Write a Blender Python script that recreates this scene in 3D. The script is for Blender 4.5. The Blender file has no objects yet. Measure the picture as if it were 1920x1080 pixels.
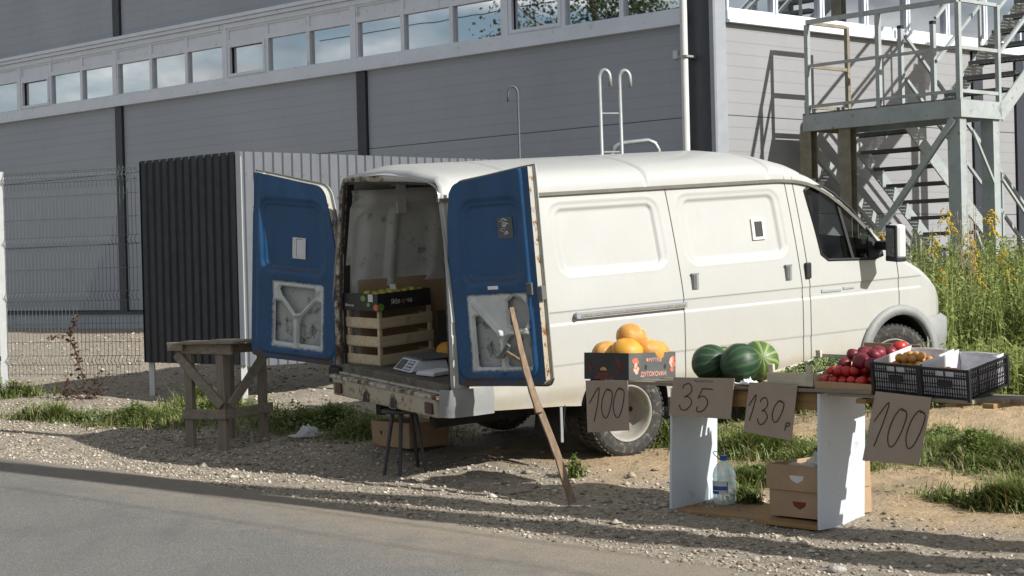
import bpy, bmesh, math, random
import numpy as np
from mathutils import Matrix, Vector, noise as mnoise
R = math.radians
random.seed(7); rng = np.random.default_rng(7)
sc = bpy.context.scene
COL = sc.collection

# ---------------- camera, world, sun, exposure ----------------
EYE = 1.64
cam = bpy.data.cameras.new('camera'); cam_o = bpy.data.objects.new('camera', cam); COL.objects.link(cam_o)
cam.sensor_width = 36; cam.lens = 3300/1920*36; cam.clip_start = .1; cam.clip_end = 3000
PITCH, ROLL = -29/3300, .025
_f = Vector((0, math.cos(PITCH), math.sin(PITCH))); _r0 = Vector((1, 0, 0)); _u0 = _r0.cross(_f)
_r = _r0*math.cos(ROLL) - _u0*math.sin(ROLL); _u = _u0*math.cos(ROLL) + _r0*math.sin(ROLL)
cam_o.matrix_world = Matrix(((_r.x, _u.x, -_f.x, 0), (_r.y, _u.y, -_f.y, 0), (_r.z, _u.z, -_f.z, EYE), (0, 0, 0, 1)))
sc.camera = cam_o
SUN_AZ, SUN_EL = R(-36), R(33)          # azimuth from +X
S = Vector((math.cos(SUN_AZ)*math.cos(SUN_EL), math.sin(SUN_AZ)*math.cos(SUN_EL), math.sin(SUN_EL)))
w = bpy.data.worlds.new('World'); sc.world = w; w.use_nodes = True
nt = w.node_tree; nt.nodes.clear(); N = nt.nodes.new; L = nt.links.new
sky = N('ShaderNodeTexSky'); sky.sky_type = 'NISHITA'; sky.sun_disc = False
sky.sun_elevation = SUN_EL; sky.sun_rotation = math.atan2(S.x, S.y); sky.air_density = 1.0; sky.dust_density = .8
tc = N('ShaderNodeTexCoord'); mp = N('ShaderNodeMapping'); mp.inputs['Scale'].default_value = (1, 1, 2.6)
nz = N('ShaderNodeTexNoise'); nz.inputs['Scale'].default_value = 4.2; nz.inputs['Detail'].default_value = 9; nz.inputs['Roughness'].default_value = .55
cr = N('ShaderNodeValToRGB'); cr.color_ramp.elements[0].position = .42; cr.color_ramp.elements[1].position = .54
nz2 = N('ShaderNodeTexNoise'); nz2.inputs['Scale'].default_value = 9; nz2.inputs['Detail'].default_value = 6
cc = N('ShaderNodeValToRGB'); cc.color_ramp.elements[0].color = (3.6, 3.9, 4.4, 1); cc.color_ramp.elements[1].color = (15., 15., 14.8, 1)
cc.color_ramp.elements[0].position = .35; cc.color_ramp.elements[1].position = .62
mx = N('ShaderNodeMixRGB'); bg = N('ShaderNodeBackground'); bg.inputs['Strength'].default_value = .052; out = N('ShaderNodeOutputWorld')
L(tc.outputs['Generated'], mp.inputs['Vector']); L(mp.outputs['Vector'], nz.inputs['Vector']); L(mp.outputs['Vector'], nz2.inputs['Vector'])
L(nz.outputs['Fac'], cr.inputs['Fac']); L(nz2.outputs['Fac'], cc.inputs['Fac']); L(cr.outputs['Color'], mx.inputs['Fac'])
L(sky.outputs['Color'], mx.inputs['Color1']); L(cc.outputs['Color'], mx.inputs['Color2']); L(mx.outputs['Color'], bg.inputs['Color']); L(bg.outputs[0], out.inputs[0])
sl = bpy.data.lights.new('sun', 'SUN'); sl.energy = 5.0; sl.angle = R(.53); sl.color = (1, .965, .90)
so = bpy.data.objects.new('sun', sl); COL.objects.link(so); so.rotation_euler = S.to_track_quat('Z', 'Y').to_euler(); so.location = (6, -6, 12)
sc.view_settings.view_transform = 'Standard'; sc.view_settings.look = 'None'; sc.view_settings.gamma = 1; sc.view_settings.use_curve_mapping = False
sc.view_settings.exposure = 0.43
sc.render.engine = 'CYCLES'; sc.cycles.use_denoising = True; sc.cycles.max_bounces = 8; sc.cycles.transparent_max_bounces = 12
sc.cycles.sample_clamp_indirect = 6; sc.cycles.caustics_refractive = False; sc.cycles.caustics_reflective = False

# ---------------- materials ----------------
MATS = {}
class NT:
    def __init__(s, name):
        m = bpy.data.materials.new(name); m.use_nodes = True; s.m = m; s.t = m.node_tree; s.b = s.t.nodes['Principled BSDF']; s.o = s.t.nodes['Material Output']
        s.tc = s.t.nodes.new('ShaderNodeTexCoord')
    def n(s, typ, **k):
        x = s.t.nodes.new(typ)
        for a, v in k.items():
            if a in x.inputs: x.inputs[a].default_value = v
            else: setattr(x, a, v)
        return x
    def l(s, a, b): s.t.links.new(a, b)
    def noise(s, scale, detail=5, rough=.55, coord='Object', vec=None, sc3=None):
        v = vec if vec is not None else s.tc.outputs[coord]
        if sc3:
            mp = s.n('ShaderNodeMapping'); mp.inputs['Scale'].default_value = sc3; s.l(v, mp.inputs['Vector']); v = mp.outputs[0]
        x = s.n('ShaderNodeTexNoise', Scale=scale, Detail=detail, Roughness=rough); s.l(v, x.inputs['Vector']); return x.outputs['Fac']
    def ramp(s, fac, stops):
        x = s.n('ShaderNodeValToRGB'); e = x.color_ramp.elements
        while len(e) < len(stops): e.new(.5)
        for i, (p, c) in enumerate(stops):
            e[i].position = p; e[i].color = (*(c if hasattr(c, '__len__') else (c, c, c)), 1)
        s.l(fac, x.inputs['Fac']); return x.outputs['Color']
    def mix(s, fac, a, b, typ='MIX'):
        x = s.n('ShaderNodeMixRGB', blend_type=typ)
        for i, v in ((0, fac), (1, a), (2, b)):
            if isinstance(v, (int, float)): x.inputs[i].default_value = v
            elif hasattr(v, '__len__'): x.inputs[i].default_value = (*v, 1)
            else: s.l(v, x.inputs[i])
        return x.outputs[0]
    def math(s, op, a, b=0, c=0, clamp=False):
        x = s.n('ShaderNodeMath', operation=op, use_clamp=clamp)
        for i, v in enumerate((a, b, c)):
            if isinstance(v, (int, float)): x.inputs[i].default_value = v
            else: s.l(v, x.inputs[i])
        return x.outputs[0]
    def sep(s, coord='Object', vec=None):
        x = s.n('ShaderNodeSeparateXYZ'); s.l(vec if vec is not None else s.tc.outputs[coord], x.inputs[0]); return x.outputs
    def bump(s, h, dist, strength=1.0, chain=None):
        x = s.n('ShaderNodeBump', Strength=strength, Distance=dist); s.l(h, x.inputs['Height'])
        if chain is not None: s.l(chain, x.inputs['Normal'])
        return x.outputs[0]
    def fin(s, col=None, rough=None, nrm=None, metal=None, **k):
        for v, nme in ((col, 'Base Color'), (rough, 'Roughness'), (nrm, 'Normal'), (metal, 'Metallic')):
            if v is None: continue
            if isinstance(v, (int, float)): s.b.inputs[nme].default_value = v
            elif hasattr(v, '__len__'): s.b.inputs[nme].default_value = (*v, 1)
            else: s.l(v, s.b.inputs[nme])
        for a, v in k.items(): s.b.inputs[a.replace('_', ' ')].default_value = v
        MATS[s.m.name] = s.m; return s.m

def simple(name, col, rough=.6, var=.15, scale=8, metal=0, bump=0, bscale=40, stain=None, stain_amt=.5, sc3=None, **k):
    m = NT(name); c = np.array(col)
    if name == 'paper': k.setdefault('Transmission_Weight', 0)
    f = m.noise(scale, 6, .6, sc3=sc3)
    col1 = m.ramp(f, [(.3, tuple(np.clip(c*(1-var), 0, 1))), (.7, tuple(np.clip(c*(1+var), 0, 1)))])
    if stain is not None:
        g = m.noise(scale*1.7+3, 8, .65); mk = m.ramp(g, [(.62-.18*stain_amt, 0.), (.75-.15*stain_amt, 1.)])
        col1 = m.mix(mk, col1, stain)
    r = m.ramp(m.noise(scale*3, 4), [(.3, max(0, rough-.08)), (.7, min(1, rough+.1))])
    nn = m.bump(m.noise(bscale, 5, .6, sc3=sc3), bump) if bump else None
    return m.fin(col1, r, nn, metal, **k)
simple('white_trim', (.64, .69, .77), .45, .05, 3, stain=(.36, .37, .37), stain_amt=.1)
simple('pipe_shade', (.085, .095, .11), .6, .05, 5)  # darkened colour so the hooked pipe looks as dim as shadow on the wall
simple('dark_strip', (.025, .03, .042), .45, .15, 5)
simple('grey_trim', (.27, .29, .32), .45, .06, 5)
simple('plinth', (.34, .38, .42), .8, .12, 2, bump=.01, bscale=12)
simple('galvanised', (.34, .36, .36), .42, .12, 14, metal=.35)
simple('steel_paint', (.31, .345, .35), .5, .12, 6, stain=(.14, .10, .06), stain_amt=.08, bump=.002, bscale=60)
simple('steel_dark', (.10, .11, .11), .6, .2, 9, stain=(.12, .07, .035), stain_amt=.3)
simple('steel_rust', (.21, .19, .14), .75, .25, 8, stain=(.15, .095, .045), stain_amt=.35)
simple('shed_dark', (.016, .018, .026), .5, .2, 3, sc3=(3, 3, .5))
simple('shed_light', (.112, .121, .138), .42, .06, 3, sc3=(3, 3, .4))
simple('post_white', (.56, .575, .575), .5, .06, 10, stain=(.4, .38, .34), stain_amt=.1)
simple('wire_green', (.10, .12, .12), .5, .1, 10)
simple('black_plastic', (.009, .010, .013), .6, .2, 12)
simple('grey_plastic', (.235, .245, .245), .55, .12, 5, bump=.002, stain=(.30, .28, .24), stain_amt=.15)
simple('rubber', (.035, .034, .032), .8, .25, 12, bump=.002, bscale=50, stain=(.16, .14, .11), stain_amt=.5)
simple('rim_paint', (.27, .26, .23), .6, .2, 9, stain=(.22, .17, .11), stain_amt=.45)
simple('underbody', (.015, .014, .013), .85, .3, 6)
simple('chrome', (.5, .5, .48), .28, .1, 9, metal=.9)
simple('cardboard', (.36, .25, .155), .85, .09, 6, bump=.001, bscale=90)
simple('cardboard_grey', (.31, .25, .20), .85, .06, 5, bump=.001, bscale=90)
simple('ink', (.025, .018, .018), .8, .2, 30)
simple('print_white', (.62, .62, .6), .7, .06, 30)
simple('print_red', (.62, .13, .07), .6, .3, 60)
simple('print_pink', (.72, .36, .28), .6, .2, 60)
simple('print_orange', (.65, .20, .04), .6, .1, 30)
simple('print_dimred', (.16, .02, .015), .6, .1, 30)
simple('print_green', (.16, .30, .04), .6, .25, 30)
simple('print_blue', (.02, .10, .35), .5, .15, 30)
simple('box_black', (.022, .022, .024), .5, .3, 6)
simple('box_side', (.085, .088, .088), .42, .25, 5)
simple('paper', (.78, .78, .80), .75, .04, 12, bump=.004, bscale=14)
simple('laminate', (.52, .58, .65), .38, .04, 2, stain=(.30, .32, .34), stain_amt=.06)
simple('yellow_box', (.30, .20, .04), .8, .15, 8)
simple('inner_lining', (.50, .515, .51), .6, .12, 3, stain=(.16, .13, .10), stain_amt=.25)
simple('skin_inside', (.36, .38, .385), .5, .12, 5, stain=(.07, .055, .04), stain_amt=.5)
simple('cargo_floor', (.12, .105, .085), .75, .35, 6, stain=(.05, .04, .03), stain_amt=.6)
simple('cab_trim', (.02, .02, .021), .6, .2, 8)
simple('bark_wood', (.20, .155, .10), .85, .25, 7, bump=.006, bscale=25, sc3=(1, 1, .15))
simple('stool_paint', (.022, .022, .027), .45, .3, 14)
simple('melon_skin', (.52, .255, .05), .55, .22, 9, bump=.002, bscale=60, stain=(.62, .42, .20), stain_amt=.5)
simple('melon_yellow', (.56, .28, .03), .5, .18, 9, bump=.002, bscale=60, stain=(.40, .30, .04), stain_amt=.3)
simple('tomato_skin', (.42, .022, .018), .36, .35, 12)
simple('nectarine_skin', (.15, .012, .022), .45, .4, 16)
simple('apricot_skin', (.50, .24, .05), .5, .4, 14)
simple('apple_skin', (.42, .40, .06), .4, .2, 12)
simple('grape_skin', (.13, .17, .05), .4, .3, 30, Subsurface_Weight=.1)
simple('grape_leaf', (.05, .09, .03), .6, .3, 20)
simple('concrete_pole', (.36, .35, .33), .85, .1, 4, bump=.01)
simple('flower_yellow', (.56, .38, .02), .7, .3, 9)
simple('seed_head', (.30, .24, .17), .8, .2, 9)
simple('dead_leaf', (.085, .045, .028), .8, .35, 8)
simple('lamp_red', (.045, .008, .007), .3, .3, 20)
simple('scale_body', (.62, .64, .68), .4, .05, 20)
simple('lcd', (.10, .12, .13), .25, .4, 60)
simple('blue_tag', (.03, .035, .16), .4, .3, 30)
simple('curtain', (.42, .45, .44), .8, .12, 4, sc3=(6, 6, .3))

def wood(name, c1, c2, axis=0, rough=.8):
    m = NT(name); s3 = [14, 14, 14]; s3[axis] = .9
    f = m.noise(2.2, 8, .62, sc3=tuple(s3)); c = m.ramp(f, [(.28, c1), (.72, c2)])
    k = m.ramp(m.noise(5, 3), [(.62, 0.), (.72, 1.)]); c = m.mix(m.math('MULTIPLY', m.sep(vec=k)[0], .35), c, tuple(np.array(c1)*.5))
    return m.fin(c, rough, m.bump(f, .004))
wood('wood_grey_z', (.14, .118, .09), (.25, .215, .17), 2)
wood('wood_grey_x', (.14, .118, .09), (.26, .225, .175), 0)
wood('wood_warm_x', (.20, .115, .045), (.34, .21, .09), 0)
wood('wood_prop', (.11, .075, .045), (.27, .19, .12), 2)
wood('crate_wood', (.44, .36, .23), (.62, .52, .36), 0)
wood('crate_pale', (.40, .36, .27), (.56, .52, .42), 0)

# wall cladding: smooth paint with micro ribs every 150 mm (fine relief)
def cladding(name, c, rough, rib):
    m = NT(name); x, y, z = m.sep()
    q = m.math('FRACT', m.math('DIVIDE', z, .149)); q = m.math('ABSOLUTE', m.math('SUBTRACT', q, .5)); q = m.math('LESS_THAN', q, .04)
    f = m.noise(.6, 4, .5); c = np.array(c)
    col = m.ramp(f, [(.3, tuple(c*.93)), (.7, tuple(c*1.07))])
    st = m.ramp(m.noise(1.4, 7, .7, sc3=(3, 3, .25)), [(.5, 0.), (.8, .25)])
    col = m.mix(st, col, tuple(c*.75)); col = m.mix(m.math('MULTIPLY', q, rib), col, tuple(c*.6))
    return m.fin(col, rough, m.bump(q, .006, .6))
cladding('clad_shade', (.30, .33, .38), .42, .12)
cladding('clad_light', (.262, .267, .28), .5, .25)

# window glass: coated pane, mirrors the sky, dim room behind
m = NT('window_glass'); gl = m.n('ShaderNodeBsdfGlossy'); gl.inputs['Color'].default_value = (.88, .90, .92, 1); gl.inputs['Roughness'].default_value = .015
df = m.n('ShaderNodeBsdfDiffuse'); df.inputs['Color'].default_value = (.03, .035, .04, 1); ms = m.n('ShaderNodeMixShader'); ms.inputs[0].default_value = .82
m.l(m.bump(m.noise(1.0, 2), .0009), gl.inputs['Normal']); m.l(df.outputs[0], ms.inputs[1]); m.l(gl.outputs[0], ms.inputs[2]); m.l(ms.outputs[0], m.o.inputs[0]); MATS['window_glass'] = m.m
# vehicle glass: clear with reflection
m = NT('car_glass'); gl = m.n('ShaderNodeBsdfGlossy'); gl.inputs['Roughness'].default_value = .01; tr = m.n('ShaderNodeBsdfTransparent'); tr.inputs['Color'].default_value = (.62, .66, .66, 1)
fr = m.n('ShaderNodeLayerWeight', Blend=.5); f4 = m.math('ADD', m.math('MULTIPLY', m.math('POWER', fr.outputs['Facing'], 4.5), .8), .045); ms = m.n('ShaderNodeMixShader'); m.l(f4, ms.inputs[0]); m.l(tr.outputs[0], ms.inputs[1]); m.l(gl.outputs[0], ms.inputs[2]); m.l(ms.outputs[0], m.o.inputs[0]); MATS['car_glass'] = m.m
# clear plastic / water
m = NT('clear_plastic'); tr = m.n('ShaderNodeBsdfTransparent'); tr.inputs['Color'].default_value = (.86, .94, .97, 1); gl = m.n('ShaderNodeBsdfGlossy'); gl.inputs['Roughness'].default_value = .06
df = m.n('ShaderNodeBsdfTranslucent'); df.inputs['Color'].default_value = (.86, .94, .97, 1); d2 = m.n('ShaderNodeBsdfDiffuse'); d2.inputs['Color'].default_value = (.8, .9, .95, 1)
a1 = m.n('ShaderNodeMixShader'); a1.inputs[0].default_value = .4; a2 = m.n('ShaderNodeMixShader'); a2.inputs[0].default_value = .45; a3 = m.n('ShaderNodeMixShader')
fr = m.n('ShaderNodeLayerWeight', Blend=.5); f4 = m.math('ADD', m.math('MULTIPLY', m.math('POWER', fr.outputs['Facing'], 4.), .7), .05); m.l(m.bump(m.noise(30, 3), .004), gl.inputs['Normal'])
m.l(df.outputs[0], a1.inputs[1]); m.l(d2.outputs[0], a1.inputs[2]); m.l(tr.outputs[0], a2.inputs[1]); m.l(a1.outputs[0], a2.inputs[2]); m.l(f4, a3.inputs[0]); m.l(a2.outputs[0], a3.inputs[1]); m.l(gl.outputs[0], a3.inputs[2]); m.l(a3.outputs[0], m.o.inputs[0]); MATS['clear_plastic'] = m.m
m = NT('bag_plastic'); tr = m.n('ShaderNodeBsdfTransparent'); df = m.n('ShaderNodeBsdfTranslucent'); df.inputs['Color'].default_value = (.8, .82, .84, 1); d2 = m.n('ShaderNodeBsdfPrincipled', Roughness=.25); d2.inputs['Base Color'].default_value = (.75, .77, .8, 1)
a1 = m.n('ShaderNodeMixShader'); a1.inputs[0].default_value = .6; a2 = m.n('ShaderNodeMixShader'); a2.inputs[0].default_value = .75
m.l(df.outputs[0], a1.inputs[1]); m.l(d2.outputs[0], a1.inputs[2]); m.l(tr.outputs[0], a2.inputs[1]); m.l(a1.outputs[0], a2.inputs[2]); m.l(a2.outputs[0], m.o.inputs[0]); MATS['bag_plastic'] = m.m

# van body paint: off-white, road dirt low down, fine waviness
def vanpaint(name, base, rust):
    m = NT(name); x, y, z = m.sep(); nf = m.noise(3.2, 8, .65); c = m.ramp(m.noise(1.5, 4), [(.3, tuple(np.array(base)*.96)), (.7, base)])
    # dirt film: more below z = 1.0
    h = m.math('MULTIPLY', m.math('SUBTRACT', 1.12, z), 1.25, clamp=True); st = m.noise(5, 6, .6, sc3=(5, 5, .5)); d = m.math('MULTIPLY', m.math('MULTIPLY', h, m.sep(vec=m.ramp(nf, [(.32, .12), (.62, 1.)]))[0]), .85, clamp=True); c = m.mix(m.math('MULTIPLY', m.sep(vec=m.ramp(st, [(.52, 0.), (.72, 1.)]))[0], .22), c, (.38, .37, .32)); sp = m.ramp(m.noise(11, 9, .8), [(.685, 0.), (.70, .55)]); c = m.mix(sp, c, (.30, .27, .2))
    c = m.mix(d, c, (.38, .355, .285))
    lo = m.math('MULTIPLY', m.math('SUBTRACT', .72, z), 3.2, clamp=True); lo = m.math('MULTIPLY', lo, m.sep(vec=m.ramp(m.noise(9, 7, .7), [(.35, .2), (.65, 1.)]))[0])
    c = m.mix(lo, c, (.36, .30, .20))
    r = m.ramp(m.noise(14, 9, .7), [(.69-.2*rust, 0.), (.735-.2*rust, 1.)]); c = m.mix(r, c, m.ramp(m.noise(30, 5), [(.35, (.06, .022, .008)), (.65, (.26, .10, .025))]))
    wv = m.noise(1.8, 3, .4)
    return m.fin(c, m.ramp(nf, [(.3, .28), (.7, .42)]), m.bump(wv, .012), 0, Coat_Weight=.25, Coat_Roughness=.15)
vanpaint('van_white', (.425, .432, .422), 0.0)
vanpaint('van_rusty', (.40, .39, .35), .70)
m = NT('rust_edge'); c = m.ramp(m.noise(12, 8, .7), [(.30, (.02, .014, .01)), (.42, (.09, .045, .02)), (.50, (.30, .27, .21)), (.60, (.50, .48, .42))]); m.fin(c, .8, m.bump(m.noise(40, 5), .003))
# rear door inside: blue paint with chips, grey bare patch with ragged edge round the lower cut-outs
def doorpaint(name, x0, x1, z0, z1):
    m = NT(name); x, y, z = m.sep(); j = m.math('MULTIPLY', m.math('SUBTRACT', m.noise(20, 8, .7), .5), .045)
    def edge(v, a, sgn): return m.math('MULTIPLY', m.math('ADD', m.math('MULTIPLY', m.math('SUBTRACT', v, a), sgn), j), 55, clamp=True)
    k = m.math('MULTIPLY', m.math('MULTIPLY', edge(x, x0, 1), edge(x, x1, -1)), m.math('MULTIPLY', edge(z, z0, 1), edge(z, z1, -1)))
    blue = m.ramp(m.noise(2.5, 5), [(.3, (.005, .050, .135)), (.7, (.009, .070, .185))])
    chips = m.ramp(m.noise(24, 9, .8), [(.615, 0.), (.635, 1.)]); lowz = m.math('MULTIPLY', m.math('SUBTRACT', .85, z), 1.6, clamp=True)
    chips = m.math('MULTIPLY', m.sep(vec=chips)[0], m.math('ADD', lowz, .06))
    blue = m.mix(chips, blue, (.28, .31, .31))
    rl = m.math('MULTIPLY', m.math('SUBTRACT', .075, z), 22, clamp=True); rl = m.math('MULTIPLY', rl, m.sep(vec=m.ramp(m.noise(10, 8, .7), [(.40, 0.), (.55, 1.)]))[0])
    blue = m.mix(rl, blue, (.07, .035, .016))
    blue = m.mix(m.ramp(m.noise(3.5, 8, .75, sc3=(1.5, 1.5, .6)), [(.45, 0.), (.75, .30)]), blue, (.045, .12, .22))
    rz = m.math('MULTIPLY', m.math('SUBTRACT', .022, m.math('ABSOLUTE', m.math('SUBTRACT', z, .765))), 60, clamp=True); rx = m.math('MULTIPLY', m.math('MULTIPLY', m.math('SUBTRACT', x, .2), 30, clamp=True), m.math('MULTIPLY', m.math('SUBTRACT', .70, x), 30, clamp=True)); rr = m.math('MULTIPLY', m.math('MULTIPLY', rz, rx), m.sep(vec=m.ramp(m.noise(9, 7, .75), [(.42, 0.), (.58, .8)]))[0]); blue = m.mix(rr, blue, (.05, .028, .02))
    grey = m.ramp(m.noise(6, 7, .65), [(.35, (.44, .47, .47)), (.7, (.60, .63, .61))])
    return m.fin(m.mix(k, blue, grey), .42, m.bump(m.noise(5, 4), .006))
doorpaint('door_paint', .17, .71, .10, .665)

# fruit rinds
def melonrind(name, dark, light, n=11):
    m = NT(name); x, y, z = m.sep(); a = m.math('ARCTAN2', y, x); j = m.math('MULTIPLY', m.math('SUBTRACT', m.noise(9, 6, .7), .5), 1.3)
    s = m.math('SINE', m.math('ADD', m.math('MULTIPLY', a, n), m.math('MULTIPLY', j, 2.6))); f = m.ramp(s, [(.35, dark), (.75, light)])
    f = m.mix(m.ramp(m.noise(14, 6), [(.5, 0.), (.8, .6)]), f, dark); return m.fin(m.mix(m.ramp(m.noise(5, 5), [(.45, 0.), (.7, .35)]), f, light), .5, m.bump(m.noise(20, 3), .002))
melonrind('watermelon_dark', (.010, .034, .014), (.034, .078, .026), 13)
melonrind('watermelon_pale', (.055, .11, .028), (.22, .28, .07), 10)

# foliage
def leafmat(name, c1, c2, trans=.35):
    m = NT(name); gi = m.n('ShaderNodeNewGeometry'); f = m.noise(7, 3, coord='Object'); r = m.ramp(gi.outputs['Random Per Island'], [(0, c1), (1, c2)])
    c = m.mix(m.ramp(f, [(.3, 0.), (.7, .5)]), r, tuple(np.array(c1)*.7)); m.b.inputs['Roughness'].default_value = .55; m.l(c, m.b.inputs['Base Color'])
    t = m.n('ShaderNodeBsdfTranslucent'); m.l(c, t.inputs['Color']); ms = m.n('ShaderNodeMixShader'); ms.inputs[0].default_value = trans
    m.l(m.b.outputs[0], ms.inputs[1]); m.l(t.outputs[0], ms.inputs[2]); m.l(ms.outputs[0], m.o.inputs[0]); MATS[name] = m.m
def thinsheet(name, col, tr):
    m = NT(name); m.b.inputs['Base Color'].default_value = (*col, 1); m.b.inputs['Roughness'].default_value = .7; t = m.n('ShaderNodeBsdfTranslucent'); t.inputs['Color'].default_value = (*col, 1); ms = m.n('ShaderNodeMixShader'); ms.inputs[0].default_value = tr
    m.l(m.bump(m.noise(30, 4), .003), m.b.inputs['Normal']); m.l(m.b.outputs[0], ms.inputs[1]); m.l(t.outputs[0], ms.inputs[2]); m.l(ms.outputs[0], m.o.inputs[0]); MATS[name] = m.m
thinsheet('tissue', (.80, .80, .84), .35)
simple('gap_shade', (.06, .057, .05), .8, .1, 8); simple('gutter_dark', (.13, .13, .11), .7, .15, 8)
leafmat('grass_blade', (.11, .18, .04), (.28, .33, .10)); leafmat('grass_dry', (.27, .22, .11), (.42, .35, .19), .2)
leafmat('weed_leaf', (.17, .235, .06), (.40, .44, .15)); leafmat('weed_dark', (.06, .095, .03), (.15, .18, .06)); leafmat('litter_leaf', (.10, .065, .035), (.42, .34, .2), .1); leafmat('tree_leaf', (.02, .045, .012), (.06, .10, .03))

# ground
def road_g(m, x, y, curve=False): return m.math('SUBTRACT', m.math('ADD', m.math('MULTIPLY', x, .74), m.math('MULTIPLY', y, .67)), 7.4)
m = NT('ground_soil'); x, y, z = m.sep(); g = road_g(m, x, y); u = m.math('ADD', m.math('MULTIPLY', x, -.67), m.math('MULTIPLY', y, .74))
f1 = m.noise(1.1, 6, .6); f2 = m.noise(38, 6, .7); f3 = m.noise(9, 6, .65)
gravel = m.ramp(f2, [(.30, (.15, .13, .10)), (.48, (.31, .27, .215)), (.66, (.52, .47, .385)), (.78, (.70, .65, .56))])
gravel = m.mix(m.ramp(f3, [(.35, 0.), (.7, .5)]), gravel, (.20, .155, .11))
sand = m.ramp(f3, [(.3, (.34, .235, .13)), (.7, (.50, .38, .235))])
sand = m.mix(m.ramp(f2, [(.50, 0.), (.72, .6)]), sand, (.56, .46, .33)); sand = m.mix(m.ramp(m.noise(2.6, 7, .7), [(.45, 0.), (.6, .55)]), sand, m.ramp(f2, [(.3, (.16, .12, .08)), (.7, (.34, .27, .19))]))
# sandy soil round the van and stall, gravel near the road and in the yard
a = m.math('MULTIPLY', m.math('SUBTRACT', g, 1.55), 1.6); b = m.math('MULTIPLY', m.math('SUBTRACT', 11.2, u), 1.2)
k = m.math('MINIMUM', a, b); k = m.math('ADD', k, m.math('MULTIPLY', m.math('SUBTRACT', f1, .5), 3.2), clamp=True)
col = m.mix(k, gravel, sand)
m.fin(col, .92, m.bump(f2, .03, .8, m.bump(f3, .05, .7)))
m = NT('asphalt'); x, y, z = m.sep(); g = road_g(m, x, y); f1 = m.noise(1.0, 5, .6, sc3=(1, 1, 1)); f2 = m.noise(70, 6, .8); f3 = m.noise(5, 7, .7)
c = m.ramp(f2, [(.34, (.08, .08, .076)), (.5, (.168, .167, .157)), (.62, (.26, .256, .24)), (.70, (.50, .49, .46))])
c = m.mix(m.ramp(f1, [(.35, 0.), (.7, .4)]), c, (.12, .117, .108)); c = m.mix(m.ramp(m.noise(.9, 8, .72, sc3=(1.3, .5, 1)), [(.5, 0.), (.62, .35)]), c, (.085, .083, .08)); c = m.mix(m.ramp(m.noise(24, 4, .8), [(.72, 0.), (.76, .8)]), c, (.04, .038, .035))
dd = m.math('ADD', m.math('MULTIPLY', m.math('ADD', g, 1.2), .85), m.math('MULTIPLY', m.math('SUBTRACT', f3, .5), 1.6), clamp=True)
c = m.mix(m.math('MULTIPLY', dd, .8), c, m.ramp(f2, [(.3, (.22, .18, .135)), (.75, (.38, .325, .25))]))
vor = m.n('ShaderNodeTexVoronoi', feature='DISTANCE_TO_EDGE', Scale=.55); m.l(m.tc.outputs['Object'], vor.inputs['Vector'])
m.fin(c, .85, m.bump(f2, .012, 1.))
m = NT('stone'); gi = m.n('ShaderNodeNewGeometry'); c = m.ramp(gi.outputs['Random Per Island'], [(0, (.13, .11, .085)), (.45, (.31, .265, .21)), (.85, (.46, .41, .335)), (1, (.60, .56, .49))]); m.fin(c, .9)

# ---------------- mesh helpers ----------------
def tagobj(o, label=None, cat=None, group=None, kind=None):
    if label: o['label'] = label
    if cat: o['category'] = cat
    if group: o['group'] = group
    if kind: o['kind'] = kind
    return o
def raw(name, V, F, mats, parent=None, mi=None, smooth=False, matrix=None, bev=0, uniq=True):
    me = bpy.data.meshes.new(name); me.from_pydata([tuple(v) for v in V], [], [tuple(int(i) for i in f) for f in F])
    if isinstance(mats, str): mats = [mats]
    for a in mats: me.materials.append(MATS[a])
    if mi is not None: me.polygons.foreach_set('material_index', np.array(mi, dtype=np.int32))
    if smooth: me.polygons.foreach_set('use_smooth', np.ones(len(me.polygons), dtype=bool))
    me.update(); o = bpy.data.objects.new(name, me); COL.objects.link(o)
    if parent: o.parent = parent
    if matrix is not None: o.matrix_local = matrix
    if bev:
        b = o.modifiers.new('bevel', 'BEVEL'); b.width = bev; b.segments = 2; b.limit_method = 'ANGLE'; b.angle_limit = R(40)
    return o
def npmesh(name, V, F4, mat, parent=None, smooth=False, k=4):
    me = bpy.data.meshes.new(name); n = len(F4); me.vertices.add(len(V)); me.vertices.foreach_set('co', np.asarray(V, np.float32).ravel())
    me.loops.add(n*k); me.loops.foreach_set('vertex_index', np.asarray(F4, np.int32).ravel()); me.polygons.add(n); me.polygons.foreach_set('loop_start', np.arange(0, n*k, k, dtype=np.int32))
    try: me.polygons.foreach_set('loop_total', np.full(n, k, dtype=np.int32))
    except Exception: pass
    if smooth: me.polygons.foreach_set('use_smooth', np.ones(n, dtype=bool))
    me.materials.append(MATS[mat]); me.update(calc_edges=True); me.validate(); o = bpy.data.objects.new(name, me); COL.objects.link(o)
    if parent: o.parent = parent
    return o
BOXF = [(0, 3, 2, 1), (4, 5, 6, 7), (0, 1, 5, 4), (1, 2, 6, 5), (2, 3, 7, 6), (3, 0, 4, 7)]
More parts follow.
